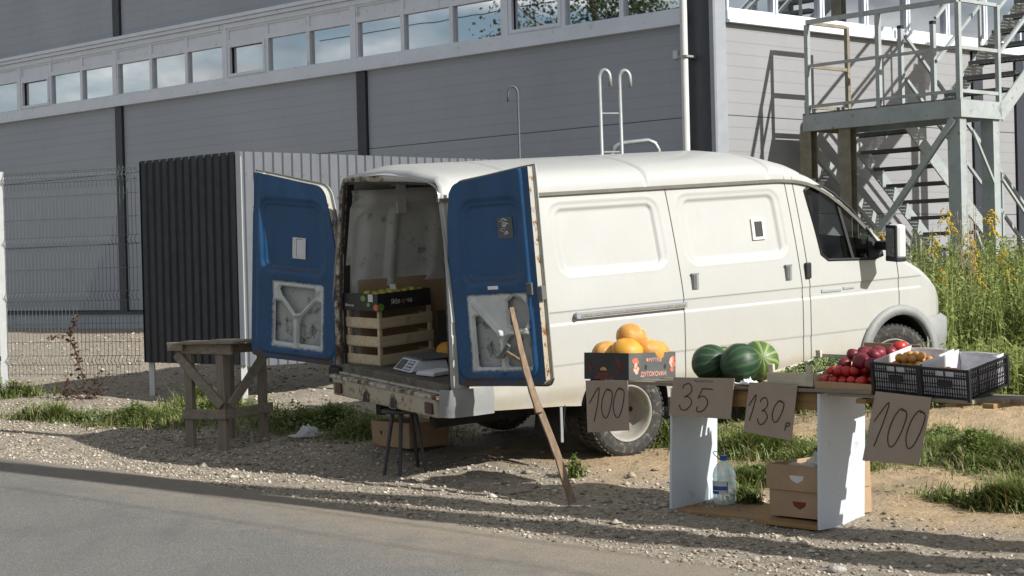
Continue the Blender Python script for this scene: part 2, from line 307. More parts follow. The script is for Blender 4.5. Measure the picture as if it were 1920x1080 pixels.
class MB:
    def __init__(s, T=None): s.V = []; s.F = []; s.M = []; s.T = T; s.m = 0
    def add(s, V, F):
        o = len(s.V); s.V += [s.T(v) if s.T else tuple(v) for v in V]; s.F += [tuple(i+o for i in f) for f in F]; s.M += [s.m]*len(F); return s
    def box(s, a, b):
        (x0, y0, z0), (x1, y1, z1) = a, b; return s.add([(x0, y0, z0), (x1, y0, z0), (x1, y1, z0), (x0, y1, z0), (x0, y0, z1), (x1, y0, z1), (x1, y1, z1), (x0, y1, z1)], BOXF)
    def hexa(s, P): return s.add(P, BOXF)
    def bar(s, a, b, w, h, up=(0, 0, 1)):
        a = Vector(a); b = Vector(b); d = (b-a).normalized(); up = Vector(up)
        if abs(d.dot(up)) > .98: up = Vector((1, 0, 0))
        x = d.cross(up).normalized()*(w/2); y = x.cross(d).normalized()*(h/2)
        return s.add([a-x-y, a+x-y, a+x+y, a-x+y, b-x-y, b+x-y, b+x+y, b-x+y], BOXF)
    def tube(s, pts, r, n=8, caps=True):
        P = [Vector(p) for p in pts]; rr = r if hasattr(r, '__len__') else [r]*len(P); o = []; ref = Vector((.123, .37, .91))
        for i, p in enumerate(P):
            d = (P[min(i+1, len(P)-1)]-P[max(i-1, 0)]).normalized(); x = d.cross(ref).normalized(); y = d.cross(x)
            o += [p+(x*math.cos(2*math.pi*k/n)+y*math.sin(2*math.pi*k/n))*rr[i] for k in range(n)]
        F = [(i*n+k, i*n+(k+1) % n, (i+1)*n+(k+1) % n, (i+1)*n+k) for i in range(len(P)-1) for k in range(n)]
        if caps: F += [tuple(range(n)), tuple(range((len(P)-1)*n, len(P)*n))]
        return s.add(o, F)
    def lathe(s, prof, n=24, c=(0, 0, 0), axis=2):
        V = []
        for r, z in prof:
            for k in range(n):
                a = 2*math.pi*k/n; p = (r*math.cos(a), r*math.sin(a), z)
                if axis == 1: p = (p[0], p[2], p[1])
                if axis == 0: p = (p[2], p[0], p[1])
                V.append((p[0]+c[0], p[1]+c[1], p[2]+c[2]))
        return s.add(V, [(i*n+k, i*n+(k+1) % n, (i+1)*n+(k+1) % n, (i+1)*n+k) for i in range(len(prof)-1) for k in range(n)])
    def prism(s, poly, vec):
        n = len(poly); v = Vector(vec); P = [Vector(p) for p in poly]
        return s.add(P+[p+v for p in P], [tuple(range(n))[::-1], tuple(range(n, 2*n))]+[(i, (i+1) % n, n+(i+1) % n, n+i) for i in range(n)])
    def build(s, name, mats, parent=None, smooth=False, bev=0, matrix=None):
        if isinstance(mats, str): mats = [mats]
        return raw(name, s.V, s.F, mats, parent, s.M if len(mats) > 1 else None, smooth, matrix, bev)
def fixn(o):
    bm = bmesh.new(); bm.from_mesh(o.data); bmesh.ops.recalc_face_normals(bm, faces=bm.faces); bm.to_mesh(o.data); bm.free(); return o
def thing(name, label, cat, M=None, group=None):
    o = bpy.data.objects.new(name, None); COL.objects.link(o); o.empty_display_size = .1
    if M is not None: o.matrix_world = M
    return tagobj(o, label, cat, group)
def copy_tree(o, parent=None, M=None, label=None):
    c = o.copy(); COL.objects.link(c)
    if parent is not None: c.parent = parent
    elif M is not None: c.matrix_world = M
    if label: c['label'] = label
    for ch in KIDS.get(o.name, []) or [q for q in COL.objects if q.parent == o]: copy_tree(ch, c)
    return c
KIDS = {}
def TR(x, y, z, rz=0, rx=0, ry=0, s=1): return Matrix.Translation((x, y, z)) @ Matrix.Rotation(rz, 4, 'Z') @ Matrix.Rotation(ry, 4, 'Y') @ Matrix.Rotation(rx, 4, 'X') @ Matrix.Scale(s, 4)
def text(name, s, size, mat, parent, M, depth=.0008):
    cu = bpy.data.curves.new(name, 'FONT'); cu.body = s; cu.size = size; cu.extrude = depth; cu.align_x = 'CENTER'; cu.resolution_u = 3
    t = bpy.data.objects.new(name+'_tmp', cu); COL.objects.link(t); dg = bpy.context.evaluated_depsgraph_get(); dg.update()
    me = bpy.data.meshes.new_from_object(t.evaluated_get(dg)); bpy.data.objects.remove(t); bpy.data.curves.remove(cu)
    me.materials.clear(); me.materials.append(MATS[mat]); me.name = name; o = bpy.data.objects.new(name, me); COL.objects.link(o); o.parent = parent; o.matrix_local = M; return o
def sphere_mesh(name, r, mat, sx=1, sy=1, sz=1, seg=20, dent=0, wob=0, seed=0):
    bm = bmesh.new(); bmesh.ops.create_uvsphere(bm, u_segments=seg, v_segments=seg*2//3, radius=r)
    for v in bm.verts:
        n = v.co.normalized(); h = 1+wob*mnoise.noise(n*2.1+Vector((seed, 0, 0)))
        if dent and n.z > .75: h -= dent*(n.z-.75)*4
        v.co = Vector((v.co.x*sx, v.co.y*sy, v.co.z*sz))*h
    for f in bm.faces: f.smooth = True
    me = bpy.data.meshes.new(name); bm.to_mesh(me); bm.free(); me.materials.append(MATS[mat]); return me
def link(me, name, M, parent=None, **k):
    o = bpy.data.objects.new(name, me); COL.objects.link(o)
    if parent: o.parent = parent; o.matrix_local = M
    else: o.matrix_world = M
    return tagobj(o, **k)

# ---------------- terrain ----------------
def gz0(x, y):
    g = .74*x+.67*y-7.4; u = -.67*x+.74*y
    z = .07*np.maximum(g, 0)+.0375*np.clip(u, -12, 40)-.365
    zc = .86; d = .12
    return np.where(z > zc-d, zc-d+d*(1-np.exp(-(z-zc+d)/d)), z)
def vnoise(x, y, s, seed=0):
    x = np.asarray(x)*s+seed*17.3; y = np.asarray(y)*s+seed*5.1; xi = np.floor(x).astype(int); yi = np.floor(y).astype(int); fx = x-xi; fy = y-yi
    fx = fx*fx*(3-2*fx); fy = fy*fy*(3-2*fy)
    def h(a, b): 
        n = (a*374761393+b*668265263) & 0x7fffffff; n = ((n ^ (n >> 13))*1274126177) & 0x7fffffff; return (n ^ (n >> 16)) % 10007/10007.
    return (h(xi, yi)*(1-fx)+h(xi+1, yi)*fx)*(1-fy)+(h(xi, yi+1)*(1-fx)+h(xi+1, yi+1)*fx)*fy
def sst(a, b, x): t = np.clip((x-a)/(b-a), 0, 1); return t*t*(3-2*t)
def gz(x, y):
    x = np.asarray(x, float); y = np.asarray(y, float); g = .74*x+.67*y-7.4; z = gz0(x, y)
    k = sst(.0, .9, g)*(1-sst(14, 20, y)*.5)
    z = z+k*(.045*(vnoise(x, y, 1.6)-.5)+.03*(vnoise(x, y, 4.5, 2)-.5)+.014*(vnoise(x, y, 14, 3)-.5))
    # wheel rut and low sandy bank behind the stall
    z = z+.16*np.exp(-((x-3.9)**2/1.2+(y-14.6)**2/.5))*1.0
    return z
def axis_pts(a, b, fine, far, n): 
    c = list(np.arange(a, b, fine)); e = [a-(fine*(1.28**i-1)/.28) for i in range(1, n)]; f = [b+(fine*(1.28**i-1)/.28) for i in range(1, n)]
    return np.array([v for v in e[::-1] if v > -far]+c+[v for v in f if v < far])
gx = axis_pts(-7, 6.5, .05, 900, 34); gy = axis_pts(8.5, 22, .05, 900, 34)
X, Y = np.meshgrid(gx, gy); Z = gz(X, Y); G = .74*X+.67*Y-7.4
UG = -.67*X+.74*Y; GE = G-np.interp(UG, [6.2, 7, 8.4, 10, 12.1, 14, 16, 24], [.30, .19, .10, .0, -.12, -.60, -1.2, -3.2]); Z = Z-.03*np.clip(-(GE+.12)/.12, 0, 1)*(GE < 0)
def gridf(nx, ny): i = np.arange((ny-1)*(nx-1)); r = i//(nx-1); c = i % (nx-1); a = r*nx+c; return np.stack([a, a+1, a+nx+1, a+nx], 1)
go = npmesh('ground', np.stack([X.ravel(), Y.ravel(), Z.ravel()], 1), gridf(len(gx), len(gy)), 'ground_soil', smooth=True); tagobj(go, kind='structure')
# road sheet: runs along u, from the shoulder edge to the far kerb behind the photographer
uu = np.concatenate([np.arange(-60, 2, 2.), np.arange(2, 24, .03), np.arange(24, 80, 2.)]); tt = np.concatenate([[0, .02, .05, .1], np.linspace(.2, 14, 24)])
U, Tt = np.meshgrid(uu, tt); e = np.interp(U, [6.2, 7, 8.4, 10, 12.1, 14, 16, 24], [.30, .19, .10, .0, -.12, -.60, -1.2, -3.2])+.10*(vnoise(U, U*0, .7)-.5)+.16*(vnoise(U, U*0, 3.1, 4)-.5)+.10*(vnoise(U, U*0, 11, 5)-.5)+.06*(vnoise(U, U*0, 31, 6)-.5)
Gg = e-Tt+.02; nrm2 = .74*.74+.67*.67; ql = (Gg+7.4)/math.sqrt(nrm2); nx_, ny_ = .74/math.sqrt(nrm2), .67/math.sqrt(nrm2)
# solve x,y from g and u
A2 = np.linalg.inv(np.array([[.74, .67], [-.67, .74]])); RX = A2[0, 0]*(Gg+7.4)+A2[0, 1]*U; RY = A2[1, 0]*(Gg+7.4)+A2[1, 1]*U
RZ = gz(RX, RY)+.003+.010*np.clip(Tt/.15, 0, 1)
ro = npmesh('road', np.stack([RX.ravel(), RY.ravel(), RZ.ravel()], 1), gridf(len(uu), len(tt)), 'asphalt', smooth=True); tagobj(ro, kind='structure')
def XY(g, u): return A2[0, 0]*(g+7.4)+A2[0, 1]*u, A2[1, 0]*(g+7.4)+A2[1, 1]*u
# loose stones
def stones(name, n, gr, ur, smin, smax, dens=None):
    g = rng.uniform(*gr, n); u = rng.uniform(*ur, n); x, y = XY(g, u)
    if dens is not None: k = rng.random(n) < dens(g, u, x, y); x, y = x[k], y[k]
    n = len(x); base = np.array([(1, 0, 0), (-1, 0, 0), (0, 1, 0), (0, -1, 0), (0, 0, 1), (0, 0, -.7)], float); F = np.array([(0, 2, 4), (2, 1, 4), (1, 3, 4), (3, 0, 4), (2, 0, 5), (1, 2, 5), (3, 1, 5), (0, 3, 5)])
    s = smin*(smax/smin)**(rng.random(n)**2.2); V = base[None]*(1+.35*rng.uniform(-1, 1, (n, 6, 1)))*s[:, None, None]*np.stack([rng.uniform(.7, 1.3, n), rng.uniform(.7, 1.3, n), rng.uniform(.4, .8, n)], 1)[:, None]
    a = rng.uniform(0, 6.28, n); c, s_ = np.cos(a), np.sin(a); x2 = V[:, :, 0]*c[:, None]-V[:, :, 1]*s_[:, None]; y2 = V[:, :, 0]*s_[:, None]+V[:, :, 1]*c[:, None]
    V[:, :, 0] = x2+x[:, None]; V[:, :, 1] = y2+y[:, None]; V[:, :, 2] += (gz(x, y)+s*.15)[:, None]
    o = npmesh(name, V.reshape(-1, 3), (F[None]+(np.arange(n)*6)[:, None, None]).reshape(-1, 3), 'stone', k=3); return tagobj(o, kind='stuff')
stones('shoulder_gravel', 68000, (-1.2, 2.0), (3.5, 17.5), .005, .022, lambda g, u, x, y: np.clip(1.25-.55*g, .1, 1)*(vnoise(x, y, 2.2, 9)*.9+.25)*(g > np.interp(u, [6.2, 7, 8.4, 10, 12.1, 14, 16, 24], [.30, .19, .10, .0, -.12, -.60, -1.2, -3.2])+.02))
stones('yard_gravel', 26000, (.8, 12), (9.5, 24), .007, .03, lambda g, u, x, y: np.clip(.3+vnoise(x, y, 1.2, 8), 0, 1)*(u > 11.5))
stones('road_grit', 9000, (-2.0, .25), (3.5, 17.5), .003, .010, lambda g, u, x, y: np.clip(1.0+(g-np.interp(u, [6.2, 7, 8.4, 10, 12.1, 14, 16, 24], [.30, .19, .10, .0, -.12, -.60, -1.2, -3.2]))*2.2, .05, 1))
stones('scattered_stones', 420, (.1, 3.2), (3.8, 15), .018, .045, lambda g, u, x, y: np.clip(1.2-.3*g, .1, 1))
# ---------------- warehouse ----------------
CX, CY = 2.5215, 21.3
AF, AW = R(136.5), R(42)
fd = Vector((math.cos(AF), math.sin(AF), 0)); nf = Vector((-math.sin(AF), math.cos(AF), 0)); nf = nf if nf.dot(Vector((CX, CY, 0))) < 0 else -nf
wd = Vector((math.cos(AW), math.sin(AW), 0)); nw = Vector((wd.y, -wd.x, 0))
def FT(p): v = fd*p[0]+nf*p[1]; return (v.x, v.y, p[2])          # facade: (s, out, z)
def WT(p): v = wd*p[0]+nw*p[1]; return (v.x, v.y, p[2])          # end wall: (u, out, z)
bld = thing('warehouse', 'large grey panel-clad warehouse with a long band of windows under its upper wall', 'building', TR(CX, CY, 0))
b = MB(FT); b.box((.0, -.35, .5), (31, -.06, 12)); b.T = WT; b.box((.0, -.35, .5), (16, -.06, 12)); b.build('core_wall', 'dark_strip', bld)
rows = [(1.165, 2.296), (2.304, 3.486), (3.494, 4.64)]; rows_up = [(5.80, 6.99), (7.0, 8.19), (8.2, 9.4), (9.41, 10.6)]
cols = [.42, 6.27, 6.47, 12.45, 12.65, 18.65, 18.85, 24.9]
for i in range(0, 8, 2):
    for (z0, z1) in rows+rows_up:
        MB(FT).box((cols[i]+.004, -.055, z0), (cols[i+1]-.004, 0, z1)).build('wall_panel', 'clad_shade', bld)
for s_ in (6.37, 12.55, 18.75):
    for z0, z1 in ((1.0, 4.62), (5.82, 10.6)): MB(FT).box((s_-.095, -.05, z0), (s_+.095, .045, z1)).build('joint_cover', 'dark_strip', bld)
MB(FT).box((0.05, -.05, .6), (.38, .03, 10.6)).build('corner_flashing', 'dark_strip', bld)
b = MB(); P = [FT((.05, .034, 0)), FT((-.01, .034, 0)), WT((-.012, .03, 0)), WT((.18, .03, 0)), WT((.18, -.05, 0)), FT((.05, -.05, 0))]
b.prism([(p[0], p[1], .6) for p in P], (0, 0, 10)).build('corner_trim', 'grey_trim', bld)
MB(FT).box((.0, -.06, .3), (31, .05, 1.10)).build('plinth', 'plinth', bld)
MB(FT).box((.0, -.05, 1.10), (31, .075, 1.145)).build('plinth_flashing', 'dark_strip', bld)
# facade window band
MB(FT).box((.38, -.05, 4.66), (31, .07, 4.80)).build('sill_board', 'white_trim', bld); MB(FT).box((.38, -.04, 4.625), (31, .095, 4.655)).build('drip_edge', 'white_trim', bld)
MB(FT).box((.38, -.05, 5.60), (31, .05, 5.675)).build('head_trim', 'white_trim', bld); MB(FT).box((.38, -.05, 5.68), (31, .085, 5.735)).build('head_trim', 'white_trim', bld); MB(FT).box((.38, -.05, 5.74), (31, .11, 5.795)).build('head_flashing', 'white_trim', bld)
maj = [.39+3.06*i for i in range(11)]
def window(T, a, c, first, zb=4.80, zp=5.31, zt=5.60, top=True, last=False):
    fw = .036
    b = MB(T); b.box((a, -.03, zb), (a+fw, .028, zt)); b.box((c-fw, -.03, zb), (c, .028, zt)); b.box((a+fw, -.03, zb), (c-fw, .026, zb+.035))
    if top: b.box((a+fw, -.03, zt-.035), (c-fw, .026, zt)); b.box((a+fw, -.03, zp+.03), (c-fw, .026, zp+.105))
    q = b.build('window', 'white_trim', bld)
    if top: MB(T).box((a+fw, -.02, zp+.105), (c-fw, .005, zt-.035)).build('blind_panel', 'white_trim', q)
    if first:
        d = MB(T); f2 = .045; z0, z1 = zb+.035, zp+.03; d.box((a+fw, -.0, z0), (a+fw+f2, .045, z1)); d.box((c-fw-f2, -.0, z0), (c-fw, .045, z1)); d.box((a+fw+f2, -.0, z0), (c-fw-f2, .043, z0+f2)); d.box((a+fw+f2, 0, z1-f2), (c-fw-f2, .043, z1)); d.build('sash', 'white_trim', q)
    MB(T).box((a+fw, -.05, zb+.035), (c-fw, -.02+random.uniform(-.004, .004), zp+.03)).build('pane', 'window_glass', q)
for i in range(len(maj)-1):
    a0, a1 = maj[i]+.05, maj[i+1]-.05; wv = (a1-a0)/3
    if i: MB(FT).box((maj[i]-.05, -.04, 4.80), (maj[i]+.05, .04, 5.60)).build('mullion', 'white_trim', bld)
    for k in range(3): window(FT, a0+k*wv, a0+(k+1)*wv, k == 2 and i % 2 == 0)
# end wall
ecols = [.19, 5.44, 5.72, 6.54, 6.80, 16]
for i in (0, 2, 4):
    for z0, z1 in [(1.165, 2.296), (2.304, 3.486), (3.494, 4.61)]+rows_up: MB(WT).box((ecols[i]+.004, -.055, z0), (ecols[i+1]-.004, 0, z1)).build('wall_panel', 'clad_light', bld)
MB(WT).box((5.46, -.05, .8), (5.70, .03, 4.61)).build('joint_cover', 'dark_strip', bld); MB(WT).box((6.56, -.05, .8), (6.78, .03, 4.61)).build('joint_cover', 'dark_strip', bld)
MB(WT).box((0.02, -.06, .4), (16, .05, 1.14)).build('plinth', 'plinth', bld)
MB(WT).box((.185, -.05, 4.655), (16, .06, 4.765)).build('sill_board', 'white_trim', bld); MB(WT).box((.185, -.04, 4.615), (16, .09, 4.648)).build('drip_edge', 'white_trim', bld)
MB(WT).box((.185, -.05, 5.9), (16, .08, 6.0)).build('head_flashing', 'white_trim', bld)
ws = [.20+.935*i for i in range(8)]
for i in range(7): window(WT, ws[i]+.01, ws[i+1]-.01, False, 4.765, 5.79, 5.9, False)
MB(WT).box((ws[5]+.2, -.3, 4.8), (ws[5]+.7, -.28, 5.8)).build('blind', 'curtain', bld)
b = MB(FT); b.tube([(.34, .16, z) for z in (1.2, 3, 5, 7, 9)], .045, 12)
dp = b.build('drainpipe', 'post_white', bld, smooth=True); MB(FT).box((.27, .0, 4.20), (.41, .21, 4.225)).build('bracket', 'galvanised', dp); MB(FT).box((.55, .0, 4.22), (.62, .03, 4.32)).build('junction_box', 'post_white', bld)
MB(WT).box((-.6, -7, 10.6), (16.2, .4, 10.8)).build('roof', 'grey_trim', bld)

# ---------------- fire escape ----------------
fe = thing('fire_escape', 'grey steel fire escape with landing, railings and open treads against the sunlit end wall', 'staircase', TR(CX, CY, 0))
U0, U1, V0, V1, DZ = 1.15, 1.99, .40, 2.68, 3.49
def bars(name, L_, mat='steel_paint', w_=.05, h_=.05, parent=None):
    for a, c in L_: MB(WT).bar(a, c, w_, h_).build(name, mat, parent or fe)
MB(WT).box((U0, V0, DZ-.2), (U0+.035, V1, DZ)).build('landing_beam', 'steel_paint', fe)
MB(WT).box((U1-.035, V0, DZ-.2), (U1, V1, DZ)).build('landing_beam', 'steel_paint', fe)
MB(WT).box((U0+.037, V1-.035, DZ-.2), (U1-.037, V1, DZ)).build('landing_beam', 'steel_paint', fe)
MB(WT).box((U0+.037, V0, DZ-.2), (U1-.037, V0+.035, DZ)).build('landing_beam', 'steel_rust', fe)
g_ = MB(WT)
for k in range(46): v = V0+.04+k*.049; g_.box((U0+.04, v, DZ-.03), (U1-.04, v+.006, DZ+.008))
for k in range(9): u = U0+.06+k*.09; g_.box((u, V0+.04, DZ-.026), (u+.006, V1-.04, DZ+.004))
g_.build('deck_grating', 'steel_dark', fe)
tb = MB(WT)
for k in range(72): v = V0+k*.0318; tb.box((U0+.003, v, DZ), (U0+.018, v+.02, DZ+.02))
tb.build('grating_edge', 'steel_dark', fe)
RZt, RZm, RZb = DZ+1.14, DZ+.60, DZ+.10
for v in (V0+.08, 1.54, V1-.03): MB(WT).bar((U0+.02, v, DZ), (U0+.02, v, RZt-.03), .055, .055).build('railing_post', 'steel_paint', fe)
for z in (RZt, RZm, RZb): MB(WT).bar((U0+.02, V0+.08, z), (U0+.02, V1-.03, z), .04 if z != RZt else .05, .035 if z != RZt else .055).build('railing_rail', 'steel_paint', fe)
MB(WT).bar((U1-.02, V1-.03, DZ), (U1-.02, V1-.03, RZt), .05, .05).build('railing_post', 'steel_paint', fe)
for z in (RZt-.003, RZm, RZb): MB(WT).bar((U0+.05, V1-.03, z), (U1-.05, V1-.03, z), .04, .04).build('railing_rail', 'steel_paint', fe)
MB(WT).bar((U1-.02, V0+.08, DZ), (U1-.02, V0+.08, RZt), .05, .05).build('railing_post', 'steel_rust', fe)
for z in (RZt-.003, RZm, RZb): MB(WT).bar((U0+.05, V0+.08, z), (U1-.05, V0+.08, z), .04, .04).build('railing_rail', 'steel_rust', fe)
for v in (1.27, 1.74): MB(WT).bar((2.0, v, DZ-.1), (2.0, v, DZ+1.03), .055, .055).build('stair_post', 'steel_paint', fe); MB(WT).box((1.97, v-.03, DZ+1.03), (2.03, v+.03, DZ+1.07)).build('post_cap', 'black_plastic', fe)
# posts
def ibeam(u, v, z0, z1, mat='steel_paint'):
    b = MB(WT); b.box((u-.10, v-.008, z0), (u+.10, v+.008, z1)); b.box((u-.10, v-.09, z0), (u-.088, v+.09, z1)); b.box((u+.088, v-.09, z0), (u+.10, v+.09, z1)); return b
for u, v, mt in ((U0+.085, V1-.12, 'steel_paint'), (U1-.075, V1-.12, 'steel_paint'), (U0+.10, 1.0, 'steel_rust'), (U0+.08, V0+.02, 'steel_rust'), (4.6, V1-.12, 'steel_paint'), (4.6, 1.6, 'steel_rust')):
    z1 = DZ-.2 if u < 3 else 5.6
    w2 = .065
    b = MB(WT); (b.box((u-w2+.013, v+.073, .3), (u+w2-.013, v+.084, z1)) if mt == 'steel_paint' else None); b.box((u-w2, v-.085, .3), (u-w2+.012, v+.085, z1)); b.box((u+w2-.012, v-.085, .3), (u+w2, v+.085, z1)); b.box((u-w2+.013, v-.006, .3), (u+w2-.013, v+.006, z1)); b.build('support_post', mt, fe)
# braces
bars('brace', [((U0+.0, V1-.1, DZ-.22), (U0+.0, 1.1, 1.55))], 'steel_paint', .05, .07)
bars('brace', [((U0+.22, V1+.0, DZ-.35), (U1-.2, V1+.0, DZ-.95)), ((U0+.22, V1+.01, DZ-1.5), (U1-.2, V1+.0, DZ-.75-1.45)), ((U1, V1-.02, DZ-.9), (U1+1.3, V1-.02, DZ-2.0)), ((U1, V1-.02, DZ-1.7), (U1+1.5, V1-.02, DZ-3.0))], 'steel_paint', .03, .03)
bars('brace', [((1.35, .22, DZ-.25), (3.95, .22, 1.42))], 'steel_paint', .06, .13)
# lower flight: descends along the wall
def tread(u, z, v0, v1):
    b = MB(WT); b.box((u-.13, v0+.02, z-.045), (u-.125, v1-.02, z)); b.box((u+.10, v0+.02, z-.045), (u+.105, v1-.02, z))
    for k in range(9): b.box((u-.122+k*.025, v0+.02, z-.018), (u-.116+k*.025, v1-.02, z-.003))
    for k in range(14): b.box((u-.12, v0+.04+(v1-v0-.08)*k/13, z-.03), (u+.10, v0+.045+(v1-v0-.08)*k/13, z))
    return b.build('tread', 'steel_dark', fe)
for k in range(12): tread(2.28+.265*k, 3.30-.21*k, .30, 1.24)
for v in (.28, 1.25): MB(WT).bar((2.0, v, DZ-.02), (2.0+.265*12.5, v, DZ-.02-.21*12.5), .02, .17).build('stringer', 'steel_paint', fe)
# upper flight: climbs away along the outer side
for k in range(11): tread(2.22+.265*k, DZ+.19+.21*k, 1.80, V1-.02)
for v in (1.78, V1-.01): MB(WT).bar((1.95, v, DZ-.14), (1.95+.265*11, v, DZ-.14+.21*11), .02, .19).build('stringer', 'steel_paint', fe)
sl_ = .21/.265
for v, u0 in ((V1-.03, U1), (1.78, 2.0)):
    for h in (1.10, .58): MB(WT).bar((u0, v, DZ+h), (u0+2.9, v, DZ+h+2.9*sl_), .035, .04).build('handrail', 'steel_paint', fe)
    for k in (.95, 1.95): MB(WT).bar((u0+k, v, DZ+k*sl_), (u0+k, v, DZ+1.1+k*sl_), .035, .035).build('railing_post', 'steel_paint', fe)
for h in (1.05, .52): MB(WT).bar((2.0, 1.25, DZ+h), (5.2, 1.25, DZ+h-3.2*sl_), .035, .04).build('handrail', 'steel_paint', fe)
for k in (1.1, 2.2): MB(WT).bar((2.0+k, 1.25, DZ-k*sl_), (2.0+k, 1.25, DZ+1.05-k*sl_), .035, .035).build('railing_post', 'steel_paint', fe)

# ---------------- corrugated enclosure ----------------
sh = thing('corrugated_enclosure', 'corrugated steel enclosure on posts, charcoal on its near side and light grey on the other', 'enclosure', TR(-2.73, 17.74, 0))
K0 = 2.93; KB = .775
def corr(name, ang, length, pitch, mat, z0, z1, gap0=0, ragged=0, inv=1):
    d = Vector((math.cos(ang), math.sin(ang), 0)); n = Vector((-d.y, d.x, 0)); n = n if n.dot(Vector((-2.73, 17.74, 0))) < 0 else -n; cnt = 0; s_ = gap0
    while s_ < length:
        e_ = min(length, s_+pitch*8); prof = []; q = s_
        while q < e_-1e-4:
            a = pitch*.70; prof += [(q+.0, 0.), (q+.012, -.018), (q+pitch-a+.008, -.018), (q+pitch-a+.02, 0.)]; q += pitch
        prof.append((min(q, e_), 0.)); V = []; tz = random.uniform(-1, 1)*ragged
        for z in (z0, z1+tz):
            for qq, o_ in prof: v = d*min(qq, length)+n*(o_*inv+.0015*(cnt % 2)); V.append((v.x, v.y, z))
        m_ = len(prof); F = [(i, i+1, m_+i+1, m_+i) for i in range(m_-1)]
        o = raw('corrugated_sheet', V, F, mat, sh); so_ = o.modifiers.new('t', 'SOLIDIFY'); so_.thickness = .0012; cnt += 1; s_ = e_
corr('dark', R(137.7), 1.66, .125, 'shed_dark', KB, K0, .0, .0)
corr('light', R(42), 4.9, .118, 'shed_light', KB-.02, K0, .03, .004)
for p in ((.0, .07), (-1.15, 1.13), (.9, .90), (2.1, 1.98), (3.4, 3.15)):
    MB().box((p[0]-.028, p[1]-.028, .2), (p[0]+.028, p[1]+.028, K0-.05)).build('post', 'post_white', sh)
b = MB()
for k in range(16):
    for z in (2.70,): 
        q = .10+k*.236; v = wd*q+nw*.004; b.lathe([(0, .0), (.007, .0), (.007, .004), (0, .004)], 6, (v.x, v.y, z))
b.build('rivets', 'steel_dark', sh)['kind'] = 'stuff'
b = MB(); v = wd*.0; b.bar((0, 0, KB), (0, 0, K0), .04, .04); b.build('corner_strip', 'shed_light', sh)

# ---------------- mesh fence ----------------
fa, fb = Vector((-5.67, 19.6, 0)), Vector((-3.97, 18.87, 0)); fdv = (fb-fa).normalized(); fn = Vector((-fdv.y, fdv.x, 0)); fn = fn if fn.y < 0 else -fn
fz = thing('mesh_fence', 'tall welded wire fence with folded ribs left of the charcoal enclosure', 'fence', TR(fa.x, fa.y, 0))
ZT, ZB = 2.90, .62
def foldoff(z):
    for c in (2.80, 2.10, 1.50, .80):
        t = abs(z-c)/.05
        if t < 1: return .035*(1-t)
    return 0
zs = sorted(set([ZB, ZT]+[c+k for c in (2.80, 2.10, 1.50, .80) for k in (-.05, 0, .05)]))
for sec in (0, 1):
    b = MB(); s0, s1 = ((.05, 1.83) if sec == 0 else (-2.45, -.05)); k = s0
    while k < s1:
        for z0, z1 in zip(zs[:-1], zs[1:]):
            p0 = fdv*k+fn*foldoff(z0); p1 = fdv*k+fn*foldoff(z1); b.bar((p0.x, p0.y, z0), (p1.x, p1.y, z1), .0045, .0045)
        k += .05
    b.build('vertical_wires', 'wire_green', fz)['kind'] = 'stuff'
    for z in [ZT-.03, 2.85, 2.75, 2.80, 2.6, 2.35, 2.15, 2.05, 1.8, 1.55, 1.45, 1.2, 1.0, .85, .75, .65]:
        o_ = foldoff(z)+.004; p0 = fdv*s0+fn*o_; p1 = fdv*s1+fn*o_; MB().bar((p0.x, p0.y, z), (p1.x, p1.y, z), .0055, .0055).build('horizontal_wire', 'wire_green', fz)
MB().box((-.035, -.035, .1), (.035, .035, 2.90)).build('post', 'post_white', fz)
p = fdv*-2.5; MB().box((p.x-.035, p.y-.035, .1), (p.x+.035, p.y+.035, 2.90)).build('post', 'post_white', fz)
b = MB()
for z in (2.6, 1.7, .8): b.box((-.05, -.045, z), (-.03, -.03, z+.05))
b.build('clamps', 'black_plastic', fz)['kind'] = 'stuff'

# ---------------- tank ladder behind the van ----------------
def hookpipe(X_, Y_, zt, r, side, zb=.5):
    p = [(X_+.03, Y_, zb), (X_, Y_, zt-.12)]
    for k in range(9): a = math.pi*k/8; p.append((X_+side*(.055-.055*math.cos(a)), Y_, zt-.11+.11*math.sin(a)*.75))
    p.append((X_+side*.112, Y_, zt-.2)); return p
la = thing('pipe_ladder', 'pale steel ladder rails with hooked tops standing behind the white van', 'ladder', TR(0, 0, 0))
Yl = 18.2; b = MB(); b.tube(hookpipe(.955, Yl, 3.735, .02, 1), .021, 10); b.build('rail', 'galvanised', la, smooth=True)
b = MB(); b.tube(hookpipe(1.165, Yl+.05, 3.73, .02, 1), .021, 10); b.build('rail', 'galvanised', la, smooth=True)
for z in (3.26, 2.86, 2.46): b = MB(); b.tube([(.957, Yl, z), (1.167, Yl+.05, z)], .010, 8); b.build('rung', 'galvanised', la)
gr = MB(); gr.tube([(1.08, 18.6, 2.4), (1.09, 18.6, 2.86), (1.12, 18.6, 2.94), (1.19, 18.6, 2.975), (1.48, 18.62, 3.0), (1.55, 18.62, 2.97), (1.585, 18.62, 2.9), (1.59, 18.62, 2.4)], .024, 10)
tagobj(fixn(gr.build('guard_rail', 'galvanised', smooth=True)), 'bent grey pipe guard rail peeping over the van roof', 'railing')
b = MB(); b.tube(hookpipe(.12, 20.2, 3.80, .02, -1), .013, 8); tagobj(b.build('hooked_pipe', 'pipe_shade', smooth=True), 'thin pipe with a hooked top, coloured dark as if in the wall shade', 'pipe')

